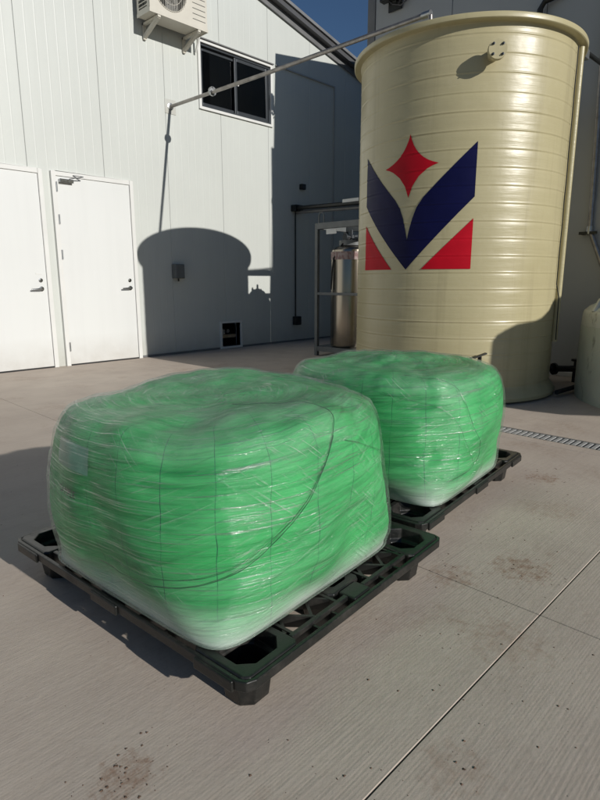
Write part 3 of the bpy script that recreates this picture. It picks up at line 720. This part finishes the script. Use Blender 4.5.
# ------------------------------------------------------------------ long transfer pipe from tank to shed
tp = thing('transfer_pipe', 'long thin grey pipe spanning from the cream tank top to the shed wall', 'pipe', (4.70, YA, 3.347))
A = Vector((0, 0.0, 0)); B = Vector((4.495 - 4.70, 2.88 - YA, 3.215 - 3.347))
d = (A - B).normalized()
MB().tube([A + d * -.004, A.lerp(B, .5) + Vector((0, 0, -.012)), B, B - d * .03 + Vector((0, 0, -.02)), B - d * .04 + Vector((0, 0, -.16))], .021, 14).build('tube', 'pipe', tp, smooth=True)
fp = Vector((4.657 - 4.70, 6.009 - YA, 3.322 - 3.347))
u1 = MB().lathe([(.022, -.035), (.030, -.035), (.030, -.012), (.052, -.012), (.052, .012), (.030, .012), (.030, .035), (.022, .035)], 20, fp, d).build('flange', 'steel', tp, smooth=True)
for i in range(4):
    a = i * math.pi / 2 + .5; s = d.orthogonal().normalized(); q = d.cross(s); p = fp + (s * math.cos(a) + q * math.sin(a)) * .041
    MB().tube([p - d * .024, p + d * .024], .007, 8).build('bolt', 'chrome', u1)
MB().lathe([(.022, 0), (.045, 0), (.045, .010), (.028, .014), (.022, .03)], 20, (0, -.003, 0), -d).build('wall_flange', 'steel', tp, smooth=True)
MB().tube([B - d * .035, B + d * .05], .027, 14).build('elbow', 'steel', tp, smooth=True)
MB().box(-.085, .085, -.0065, -.0025, -.09, .09).build('wall_patch', 'wall', tp)

# ------------------------------------------------------------------ gas cylinder frame in the gap
cf = thing('cylinder_frame', 'grey steel frame stood in the shade beside the cream tank', 'frame', (5.95, 5.43, 0))
L = -.95; Wd = .62; HT = 1.79
def cfp(name, mb): return mb.build(name, 'frame_paint', cf, bevel=.003)
for x, y in ((0, 0), (0, L), (Wd, 0), (Wd, L)):
    cfp('post', MB().box(x - .025, x + .025, y - .025, y + .025, 0, HT - .05))
for x in (0, Wd):
    for z, h in ((HT, .05), (.88, .025), (.115, .05)):
        if z == HT: cfp('rail', MB().box(x - .025, x + .025, L - .025, .025, z - .05, z + .03))
        else: cfp('rail', MB().box(x - .021, x + .021, L + .025, -.025, z - h, z + h * .4))
for y in (0, L):
    cfp('rail', MB().box(.025, Wd - .025, y - .021, y + .021, HT - .05, HT + .026)); cfp('rail', MB().box(.025, Wd - .025, y - .021, y + .021, .065, .135))
cfp('foot', MB().box(-.02, Wd + .02, L * .45 - .04, L * .45 + .04, 0, .064))
MB().box(.026, Wd - .026, L + .026, -.026, .118, .13).build('floor_plate', 'frame_paint', cf)
cfp('lifting_lug', MB().tube([(0, -.03, HT + .025), (0, -.03, HT + .13), (0, -.05, HT + .165), (0, -.10, HT + .165), (0, -.12, HT + .13), (0, -.12, HT + .025)], .010, 8))
MB().box(-.02, -.014, -.36, -.18, HT - .125, HT - .065).build('name_plate', 'white', cf)
def cylinder(x, y, label):
    t = thing('gas_cylinder', label, 'gas cylinder', (x, y, .13), 0)
    MB().lathe([(.001, 0), (.25, 0), (.275, .02), (.28, .05), (.28, 1.28), (.27, 1.33), (.21, 1.375), (.001, 1.40)], 48).build('body', 'stainless', t, smooth=True)
    MB().lathe([(.2805, 1.20), (.2820, 1.20), (.2820, 1.305), (.2805, 1.305)], 48).build('label_band', 'band', t, smooth=True)
    MB().lathe([(.16, 1.39), (.17, 1.39), (.17, 1.46), (.16, 1.46), (.16, 1.39)], 32).build('collar', 'frame_paint', t, smooth=True)
    v = MB().lathe([(.02, 1.38), (.03, 1.40), (.03, 1.48), (.045, 1.49), (.045, 1.53), (.02, 1.54), (.02, 1.60), (.001, 1.61)], 14)
    v.tube([(-.09, .02, 1.5), (.09, -.02, 1.52)], .022, 10).tube([(0, -.1, 1.47), (0, .1, 1.47)], .018, 10).lathe([(.001, 0), (.05, 0), (.05, .02), (.001, .02)], 16, (-.1, .02, 1.5), (-1, .2, 0))
    v.build('valve', 'alu', t, smooth=True)
    MB().tube([(-.05, -.02, 1.50), (-.18, .02, 1.40), (-.28, .08, 1.22), (-.29, .10, 1.02), (-.28, .12, .8)], .011, 8).build('hose', 'rubber', t, smooth=True)
cylinder(6.255, 5.07, 'tall stainless gas cylinder with pink printed band inside the steel frame')

# dark pipe rack from the shed wall, with a drop conduit, switch box
pr = thing('wall_conduit', 'black conduit leaving the shed wall with a drop to a socket box', 'conduit', (7.06, YA, 2.24))
MB().tube([(0, -.02, 0), (0, -1.70, -.04)], .035, 12).build('tube', 'black', pr, smooth=True)
MB().tube([(.06, -.02, -.06), (.06, -1.70, -.10)], .028, 12).build('tube', 'mid_trim', pr, smooth=True)
MB().tube([(.03, -.018, .03), (.03, -.018, -1.85)], .012, 8).build('drop', 'black', pr, smooth=True)
MB().box(-.03, .11, -.09, -.004, -1.95, -1.80).build('socket_box', 'black', pr, bevel=.01)
MB().box(-.06, .12, -.12, -.004, -.05, .05).build('bracket', 'black', pr)
MB().box(-.03, .03, -1.42, -1.1, -.008, .04).build('clamp', 'white', pr)
sb = thing('sensor_box', 'small black sensor box fixed high on the shaded shed wall', 'box', (7.25, YA, 2.56))
MB().box(-.05, .05, -.07, -.004, 0, .085).build('housing', 'black', sb, bevel=.006)
MB().box(-.035, .035, -.076, -.071, .012, .07).build('cover', 'alu', sb)

# ------------------------------------------------------------------ squat poly tank and its valve
pt = thing('poly_tank', 'squat milky polythene tank with algae stains beside the cream tank', 'tank', (5.95, 0.72, 0))
PR = 1.12
pf = [(.001, 0.0), (PR - .02, 0.0), (PR, .02), (PR + .004, .30), (PR, .60), (PR - .01, .76), (PR - .035, .80), (PR - .10, .845), (PR - .35, .93), (.35, 1.02), (.30, 1.04), (.30, 1.08), (.001, 1.09)]
MB().lathe([tuple(p) for p in catmull(pf[1:10], 4)][:-1] and ([(.001, 0.0)] + [tuple(p) for p in catmull(pf[1:10], 4)] + pf[10:]), 96).build('shell', 'poly', pt, smooth=True)
lug = MB()
a0 = R(128)
lug.tube([((PR - .25) * math.cos(R(121)), (PR - .25) * math.sin(R(121)), .87), ((PR - .10) * math.cos(R(123)), (PR - .10) * math.sin(R(123)), .875), ((PR - .06) * math.cos(R(127)), (PR - .06) * math.sin(R(127)), .83), ((PR - .03) * math.cos(R(128)), (PR - .03) * math.sin(R(128)), .78)], .028, 10)
lug.build('lifting_lug', 'poly', pt, smooth=True)

pv = thing('valve_set', 'black plastic valve set on pipe between the cream tank and squat tank', 'valve', (6.2, 2.04, 0.03))
MB().tube([(-.30, .26, .12), (.10, -.22, .12)], .034, 12).build('body', 'black', pv, smooth=True)
MB().lathe([(.001, .05), (.03, .05), (.03, .19), (.058, .195), (.058, .215), (.001, .215)], 16, (.02, -.06, 0)).build('bonnet', 'black', pv)
MB().lathe([(.001, 0), (.062, 0), (.062, .025), (.001, .025)], 18, (-.20, .10, .12), (.8, -.6, 0)).build('flange', 'black', pv)
MB().lathe([(.001, 0), (.062, 0), (.062, .025), (.001, .025)], 18, (.07, -.19, .12), (.8, -.6, 0)).build('flange', 'black', pv)
MB().box(.0, .06, -.10, -.03, -.03, .08).build('support', 'black', pv)
MB().tube([(-.95, -.22, .022), (-.5, -.25, .022), (-.1, -.24, .022), (.15, -.18, .03), (.22, -.1, .08)], .022, 10).build('hose', 'rubber', pv, smooth=True)
wb = thing('offcut_board', 'pale board lying on the ground against the grey warehouse wall', 'board', (6.62, 2.28, 0))
MB().box(-.10, .07, -.35, .25, .002, .05).build('plank', 'white', wb, bevel=.004); MB().box(-.02, .07, -.30, .20, .051, .085).build('plank', 'white', wb, bevel=.004)

# unseen block, added and profiled to throw shade on the cream tank
ts = thing('shade_block', 'unseen block added beside the grey warehouse to shade the cream tank', 'shade caster', (5.6, -1.6, 0))
pf = [(4.86, 0), (4.86, 1.25), (4.66, 1.36), (4.61, 1.46), (4.60, 1.85), (4.63, 1.895), (4.69, 1.92), (4.79, 1.945), (4.99, 1.94), (5.08, 1.955), (5.22, 2.015), (5.31, 2.09), (5.5, 2.15), (6.2, 2.16), (6.45, 2.05), (6.52, 1.9), (6.52, 0)]
mb = MB(); k = len(pf)
mb.add([(x - 5.6, -.4, z) for x, z in pf] + [(x - 5.6, .4, z) for x, z in pf], [tuple(range(k)), tuple(range(2 * k - 1, k - 1, -1))] + [(i, i + k, (i + 1) % k + k, (i + 1) % k) for i in range(k)])
mb.build('cover', 'frame_paint', ts, bevel=.02)  # body of the added shade-casting block
MB().tube([(-1.02, .405, 1.3), (-.5, .42, 1.1), (.1, .42, 1.15), (.9, .405, 1.3)], .008, 6).build('block_cord', 'rubber', ts)

# ------------------------------------------------------------------ pallets
def pallet(loc, rz, label, kids):
    LX, LY = 1.01, 1.19
    p = thing('plastic_pallet', label, 'pallet', loc, rz, None)
    T = .14; hd = .042
    xs = [-LX / 2 + .112, 0, LX / 2 - .112]; ysf = [-LY / 2 + .112, 0, LY / 2 - .112]
    def foot(cx, cy, hx, hy, chx):
        """top ring plate with an eight-sided hole, and a tapered hollow cup"""
        mb = MB(); ox, oy = hx + .026, hy + .026
        def octo(ax, ay, c): return [(-ax + c, -ay), (ax - c, -ay), (ax, -ay + c), (ax, ay - c), (ax - c, ay), (-ax + c, ay), (-ax, ay - c), (-ax, -ay + c)]
        o8 = octo(ox, oy, .014); i8 = octo(hx, hy, chx); b8 = octo(hx * .66, hy * .66, chx * .7); bo8 = octo(hx * .66 + .006, hy * .66 + .006, chx * .8); io8 = octo(hx * .90, hy * .90, chx)
        rings = [([(cx + x, cy + y, T - hd) for x, y in o8]), ([(cx + x, cy + y, T - .004) for x, y in o8]), ([(cx + x * (1 - .004 / ox), cy + y * (1 - .004 / oy), T) for x, y in o8]), ([(cx + x, cy + y, T) for x, y in i8]), ([(cx + x * .93, cy + y * .93, T - hd * .9) for x, y in i8]), ([(cx + x * .80, cy + y * .80, T - hd - .004) for x, y in i8]), ([(cx + x, cy + y, .014) for x, y in b8])]
        vs = [q for r_ in rings for q in r_]; fs = []
        for k in range(6):
            for i in range(8): fs.append((k * 8 + i, k * 8 + (i + 1) % 8, (k + 1) * 8 + (i + 1) % 8, (k + 1) * 8 + i))
        fs.append(tuple(48 + i for i in range(8)))
        mb.add(vs, fs)
        rings = [([(cx + x, cy + y, T - hd) for x, y in o8]), ([(cx + x, cy + y, T - hd) for x, y in io8]), ([(cx + x, cy + y, .006) for x, y in bo8]), ([(cx + x * .95, cy + y * .95, .0) for x, y in bo8])]
        vs = [q for r_ in rings for q in r_]; fs = []
        for k in range(3):
            for i in range(8): fs.append((k * 8 + i, (k + 1) * 8 + i, (k + 1) * 8 + (i + 1) % 8, k * 8 + (i + 1) % 8))
        fs.append(tuple(24 + 7 - i for i in range(8)))
        mb.add(vs, fs)
        return mb.build('foot', 'pallet', p, bevel=.003)
    for i, cx in enumerate(xs):
        for j, cy in enumerate(ysf):
            mid = (i == 1) != (j == 1)
            f = foot(cx * ((LX / 2 - .175) / (LX / 2 - .112) if mid else 1), cy * ((LY / 2 - .175) / (LY / 2 - .112) if mid else 1), .072 if i != 1 else .05, .072 if j != 1 else .05, .034 if (i != 1 and j != 1) else .022)
    # outer rim running right round with rounded corners, then an inner rail between the feet
    ch = .035; a_, b_ = LX / 2, LY / 2
    def rim_loop(o): return [(-a_ + ch, -b_ + o), (a_ - ch, -b_ + o), (a_ - ch * .3 - o * .7, -b_ + ch * .3 + o * .7), (a_ - o, -b_ + ch), (a_ - o, b_ - ch), (a_ - ch * .3 - o * .7, b_ - ch * .3 - o * .7), (a_ - ch, b_ - o), (-a_ + ch, b_ - o), (-a_ + ch * .3 + o * .7, b_ - ch * .3 - o * .7), (-a_ + o, b_ - ch), (-a_ + o, -b_ + ch), (-a_ + ch * .3 + o * .7, -b_ + ch * .3 + o * .7)]
    mb = MB(); lo, li = rim_loop(0), rim_loop(.0135); k_ = 12
    mb.add([(x, y, T - .031) for x, y in lo] + [(x, y, T - .003) for x, y in lo] + [(x, y, T - .003) for x, y in li] + [(x, y, T - .031) for x, y in li],
           [(r_ * k_ + i, r_ * k_ + (i + 1) % k_, ((r_ + 1) % 4) * k_ + (i + 1) % k_, ((r_ + 1) % 4) * k_ + i) for r_ in range(4) for i in range(k_)])
    mb.build('rim', 'pallet', p, bevel=.003)
    def rail(a, b, wd, z1, h): MB().bar((a[0], a[1], z1 - h / 2), (b[0], b[1], z1 - h / 2), wd, h).build('edge_rail', 'pallet', p, bevel=.002, seg=1)
    for s in (-1, 1):
        for a, b in ((ysf[0] + .099, ysf[1] - .043), (ysf[1] + .043, ysf[2] - .099)):
            rail((s * (LX / 2 - .047), a), (s * (LX / 2 - .047), b), .016, T - .001, .038)
            for k in range(1, 3):
                y = a + (b - a) * k / 3; MB().bar((s * (LX / 2 - .015), y, T - .026), (s * (LX / 2 - .040), y, T - .026), .008, .034).build('web', 'pallet', p)
        for a, b in ((xs[0] + .099, xs[1] - .043), (xs[1] + .043, xs[2] - .099)):
            rail((a, s * (LY / 2 - .047)), (b, s * (LY / 2 - .047)), .016, T - .001, .038)
            for k in range(1, 3):
                x = a + (b - a) * k / 3; MB().bar((x, s * (LY / 2 - .015), T - .026), (x, s * (LY / 2 - .040), T - .026), .008, .034).build('web', 'pallet', p)
    for s in (-1, 1):
        MB().box(s * (LX / 2 - .045) - .030, s * (LX / 2 - .045) + .030, -.042, .042, T - .04, T - .0005).build('edge_block', 'pallet', p, bevel=.005)
        MB().box(-.042, .042, s * (LY / 2 - .045) - .030, s * (LY / 2 - .045) + .030, T - .04, T - .0005).build('edge_block', 'pallet', p, bevel=.005)
    # inner cross members
    for y in ysf[:2] + ysf[2:]:
        pass
    # lattice of diagonal ribs in the bays
    def clip(px, py, dx, dy, x0, x1, y0, y1):
        t0, t1 = -9, 9
        for p0, d_, lo, hi in ((px, dx, x0, x1), (py, dy, y0, y1)):
            ta, tb = (lo - p0) / d_, (hi - p0) / d_
            if ta > tb: ta, tb = tb, ta
            t0, t1 = max(t0, ta), min(t1, tb)
        return (t0, t1) if t1 - t0 > .03 else None
    bays = []
    X0, X1 = -LX / 2 + .055, LX / 2 - .055; Y0, Y1 = -LY / 2 + .055, LY / 2 - .055
    fx = [(X0, xs[0] + .099), (xs[0] + .099, -.080), (-.080, .080), (.080, xs[2] - .099), (xs[2] - .099, X1)]
    fy = [(Y0, ysf[0] + .099), (ysf[0] + .099, -.080), (-.080, .080), (.080, ysf[2] - .099), (ysf[2] - .099, Y1)]
    n = 0
    for i in range(5):
        for j in range(5):
            if i % 2 == 0 and j % 2 == 0: continue
            x0, x1 = fx[i]; y0, y1 = fy[j]
            sp = .088
            for sgn in (1, -1):
                dx, dy = math.cos(R(52)), sgn * math.sin(R(52))
                nx, ny = -dy, dx
                cxm, cym = (x0 + x1) / 2, (y0 + y1) / 2
                for k in range(-6, 7):
                    px, py = cxm + nx * sp * (k + .5), cym + ny * sp * (k + .5)
                    c = clip(px, py, dx, dy, x0, x1, y0, y1)
                    if c:
                        zt = T - .003 - (.0015 if sgn > 0 else 0)
                        MB().bar((px + dx * c[0], py + dy * c[0], zt - .017), (px + dx * c[1], py + dy * c[1], zt - .017), .0095, .034).build('rib', 'pallet', p); n += 1
    for x in (xs[0] + .112, -.086, .086, xs[2] - .112):
        for a, b in ((Y0 - .006, Y1 + .006),):
            MB().bar((x, a, T - .022), (x, b, T - .022), .010, .040).build('rib', 'pallet', p)
    for y in (ysf[0] + .112, -.086, .086, ysf[2] - .112):
        MB().bar((X0 - .006, y, T - .0225), (X1 + .006, y, T - .0225), .010, .039).build('rib', 'pallet', p)
    # strap tabs on the long edges
    for s in (-1, 1):
        for y in ysf:
            MB().box(s * (LX / 2 + .002) - .005, s * (LX / 2 + .002) + .005, y - .07, y + .07, T - .037, T - .006).build('edge_grip', 'pallet', p, bevel=.004)
    return p
RZ1 = R(4.2)
def rot(v, a): return (v[0] * math.cos(a) - v[1] * math.sin(a), v[0] * math.sin(a) + v[1] * math.cos(a))
o1 = rot((.505, .595), RZ1); P1 = (0.720 + o1[0], 0.870 + o1[1])
pallet((P1[0], P1[1], 0), RZ1, 'black plastic pallet under the bag that stands nearer the white doors', 0)
RZ2 = R(5.6)
o2 = rot((.595, .5), RZ2); P2 = (1.755 + o2[0], 1.052 + o2[1])
pallet((P2[0], P2[1], 0), RZ2 + R(90), 'black plastic pallet under the bag that stands nearer the cream tank', 0)

# ------------------------------------------------------------------ bags with stretch film
class Bag:
    def __init__(self, hx, hy, H, seed, sag, lean):
        self.hx, self.hy, self.H, self.seed = hx, hy, H, seed; self.sag = sag; self.lean = lean
        ctrl = [(0.0, 0.0, 4.0), (0.50, 0.0, 5.0), (0.815, 0.0, 9.5), (0.845, 0.006, 9.0), (0.872, 0.04, 6.6), (0.920, 0.14, 4.6), (0.962, 0.28, 3.5), (0.988, 0.44, 2.95), (0.995, 0.60, 2.75), (0.982, 0.75, 2.6), (0.948, 0.865, 2.5), (0.865, 0.942, 2.45), (0.64, 0.982, 2.4), (0.33, 0.997, 2.3), (0.0, 1.0, 2.0)]
        self.P = np.array(catmull(ctrl, 14)); d = np.hypot(np.diff(self.P[:, 0]) * .5, np.diff(self.P[:, 1]) * H)
        self.V = np.concatenate([[0], np.cumsum(d)])
        th = np.linspace(0, 2 * math.pi, 721); n = 2.8
        rho = 1 / (np.abs(np.cos(th)) ** n + np.abs(np.sin(th)) ** n) ** (1 / n); x = hx * rho * np.cos(th); y = hy * rho * np.sin(th)
        self.TH = th; self.U = np.concatenate([[0], np.cumsum(np.hypot(np.diff(x), np.diff(y)))])
        self.vmax = self.V[-1]; self.umax = self.U[-1]
    def at(self, u, v, film=0.0):
        th = np.interp(u % self.umax, self.U, self.TH); r = np.interp(v, self.V, self.P[:, 0]); zf = np.interp(v, self.V, self.P[:, 1]); n = np.interp(v, self.V, self.P[:, 2])
        c, s = math.cos(th), math.sin(th); rho = 1 / (abs(c) ** n + abs(s) ** n) ** (1 / n)
        k = r * rho
        x, y, z = self.hx * c * k, self.hy * s * k, self.H * zf
        p = Vector((x, y, z)); q = Vector((x * 2.6 + self.seed, y * 2.6, z * 2.6))
        up = min(1, max(0, (zf - .55) / .45)); side = min(1, zf / .12)
        lump = noise.noise(q) * .034 * side + noise.noise(q * 2.3 + Vector((3, 1, self.seed))) * .018 * side
        crump = noise.noise(q * 5.2 + Vector((9, self.seed, 4))) * .009 * up
        fold = (noise.noise(Vector((u * 1.7 + self.seed, v * 17, 1.5))) * .0032 + noise.noise(Vector((u * 4.1, v * 33 + u * 3, self.seed))) * .0020 + noise.noise(Vector(((u + v * .4) * 1.6, (v - u * .42) * 19, self.seed + 5))) * .0028) * side
        n_out = Vector((c, s, 0)) * (1 - up * .75) + Vector((0, 0, 1)) * (up * .9)
        if film:
            fold = fold * .75 + (noise.noise(Vector((u * 2.5, v * 48 - u * 6, 7 + self.seed))) * .0022 + noise.noise(q * 9) * .003) * side
            lump *= .92
        sagd = self.sag * (max(0, 1 - (k * 1.15) ** 2)) if zf > .9 else 0
        tilt = self.lean[0] * x + self.lean[1] * y
        return p + n_out * (lump + crump + fold + film) + Vector((0, 0, -sagd + tilt * up))
    def mesh(self, name, film, nu=300, nv=170):
        vs = []; uvs = []; cols = []
        v0 = np.interp(2 * 14, np.arange(len(self.V)), self.V) * .6
        vv = list(np.linspace(v0, self.vmax * .985, nv))
        for v in vv:
            zf = np.interp(v, self.V, self.P[:, 1]); r = np.interp(v, self.V, self.P[:, 0])
            for k in range(nu):
                u = self.umax * k / nu; vs.append(self.at(u, v, film)); uvs.append((u, v))
                nn = noise.noise(Vector((u * 3, v * 4, self.seed))) * .10
                tp_ = min(1, max(0, (zf + nn * .6 - .80) / .12)); bs = min(1, max(0, (.055 - zf + nn * .3) / .07)) if r > .5 else 0
                cols.append((tp_, bs))
        top = len(vs); vs.append(sum((vs[-i - 1] for i in range(nu)), Vector()) / nu)
        fs = [(i * nu + k, i * nu + (k + 1) % nu, (i + 1) * nu + (k + 1) % nu, (i + 1) * nu + k) for i in range(nv - 1) for k in range(nu)]
        fs += [((nv - 1) * nu + k, (nv - 1) * nu + (k + 1) % nu, top) for k in range(nu)]
        me = bpy.data.meshes.new(name); me.from_pydata([tuple(v) for v in vs], [], fs)
        uvl = me.uv_layers.new(name='wrap'); uvs.append((0, self.vmax)); cols.append((1, 0))
        ca = me.color_attributes.new('layers', 'FLOAT_COLOR', 'POINT')
        for i, (a, b) in enumerate(cols): ca.data[i].color = (a, b, 0, 1)
        lv = np.empty(len(me.loops), dtype=np.int32); me.loops.foreach_get('vertex_index', lv)
        arr = np.array(uvs, dtype=np.float32)[lv]
        # unwrap the closing column
        ps = np.empty(len(me.polygons), dtype=np.int32); me.polygons.foreach_get('loop_start', ps)
        pt_ = np.empty(len(me.polygons), dtype=np.int32); me.polygons.foreach_get('loop_total', pt_)
        for s_, t_ in zip(ps, pt_):
            b_ = arr[s_:s_ + t_]
            if b_[:, 0].max() - b_[:, 0].min() > self.umax * .5: b_[b_[:, 0] < self.umax * .5, 0] += self.umax
            if t_ == 3: b_[2, 0] = b_[:2, 0].mean()
        uvl.data.foreach_set('uv', arr.ravel())
        return me

def make_bag(loc, rz, B, label, strands, nm):
    t = thing('bulk_bag', label, 'bag', loc, rz)
    link('fabric', B.mesh('fabric', 0.0), t, 'bag', True)
    link('stretch_film', B.mesh('stretch_film', 0.010), t, 'film', True)
    for pts, r in strands:
        cur = catmull(pts, 14)
        MB().tube([B.at(p[0], p[1], .009) for p in cur], [r * .55 * (.65 + .5 * abs(noise.noise(Vector((i * .23, r * 900, 0))))) for i in range(len(cur))], 7).build('film_strand', 'strand', t, smooth=True)
    return t
B1 = Bag(.495, .50, .562, 2.7, .02, (0.0, 0.0))
u_nc = B1.umax * .625     # the corner towards the camera (theta = 225 deg)
BZ = .146
def onb(cx, cy, rzz, dx, dy): q = rot((dx, dy), rzz); return (cx + q[0], cy + q[1], BZ)
c1 = rot((.445, .45), R(4.5))
bag1_loc = (1.118, 1.440, BZ)
V1 = B1.vmax
bag1 = make_bag(bag1_loc, R(4.5), B1, 'green bulk bag in clear stretch film on the pallet nearer the white doors',
    [([(u_nc - .45, .56), (u_nc - .28, .565), (u_nc - .05, .60), (u_nc + .10, .66), (u_nc + .24, .78), (u_nc + .34, .90), (u_nc + .40, .98), (u_nc + .38, 1.06), (u_nc + .28, 1.15), (u_nc + .1, 1.22)], .0026),
     ([(u_nc - .38, .60), (u_nc - .22, .60), (u_nc - .02, .625), (u_nc + .12, .69), (u_nc + .25, .80), (u_nc + .36, .92)], .0018),
     ([(u_nc + .40, .90), (u_nc + .55, .86), (u_nc + .70, .80), (u_nc + .82, .74)], .0016),
     ([(u_nc - .75, .78), (u_nc - .45, .70), (u_nc - .2, .66)], .0012),
     ([(u_nc + .2, 1.26), (u_nc + .45, 1.14), (u_nc + .62, 1.02), (u_nc + .72, .9)], .0013),
     ([(u_nc + .40, 1.02), (u_nc + .60, .98), (u_nc + .76, .90), (u_nc + .84, .86)], .0011)], 0)
# printed words showing faintly through the film
def print_text(txt, u0, v0, size):
    cu = bpy.data.curves.new('t', 'FONT'); cu.body = txt; cu.size = size; cu.resolution_u = 2
    tmp = bpy.data.objects.new('t', cu); C.objects.link(tmp)
    dg = bpy.context.evaluated_depsgraph_get(); me = bpy.data.meshes.new_from_object(tmp.evaluated_get(dg)); bpy.data.objects.remove(tmp)
    for v in me.vertices: v.co = B1.at(u0 + v.co.x, v0 + v.co.y, .0065)
    link('printed_text', me, bag1, 'ink')
print_text('SAMPLE', u_nc - .58, .75, .030)
po = MB(); n = 8
vs = []; fs = []
for i in range(n + 1):
    for j in range(n + 1): vs.append(B1.at(u_nc - .62 + .20 * i / n, .83 + .075 * j / n, .005))
for i in range(n):
    for j in range(n): fs.append((i * (n + 1) + j, (i + 1) * (n + 1) + j, (i + 1) * (n + 1) + j + 1, i * (n + 1) + j + 1))
po.add(vs, fs).build('document_pouch', 'pouch', bag1, smooth=True)

B2 = Bag(.445, .485, .548, 11.3, .015, (0.02, 0.0))
bag2_loc = (2.236, 1.535, BZ); u2 = B2.umax * .625
make_bag(bag2_loc, RZ2, B2, 'green bulk bag in clear stretch film on the pallet nearer the cream tank',
    [([(u2 - .1, 1.0), (u2 + .10, .95), (u2 + .16, .86), (u2 + .20, .76), (u2 + .26, .66), (u2 + .22, .58), (u2 + .08, .54)], .0022),
     ([(u2 - .2, .9), (u2 + .02, .86), (u2 + .12, .78), (u2 + .17, .68), (u2 + .22, .60)], .0014),
     ([(u2 + .35, 1.25), (u2 + .5, 1.12), (u2 + .72, 1.05)], .0012)], 1)
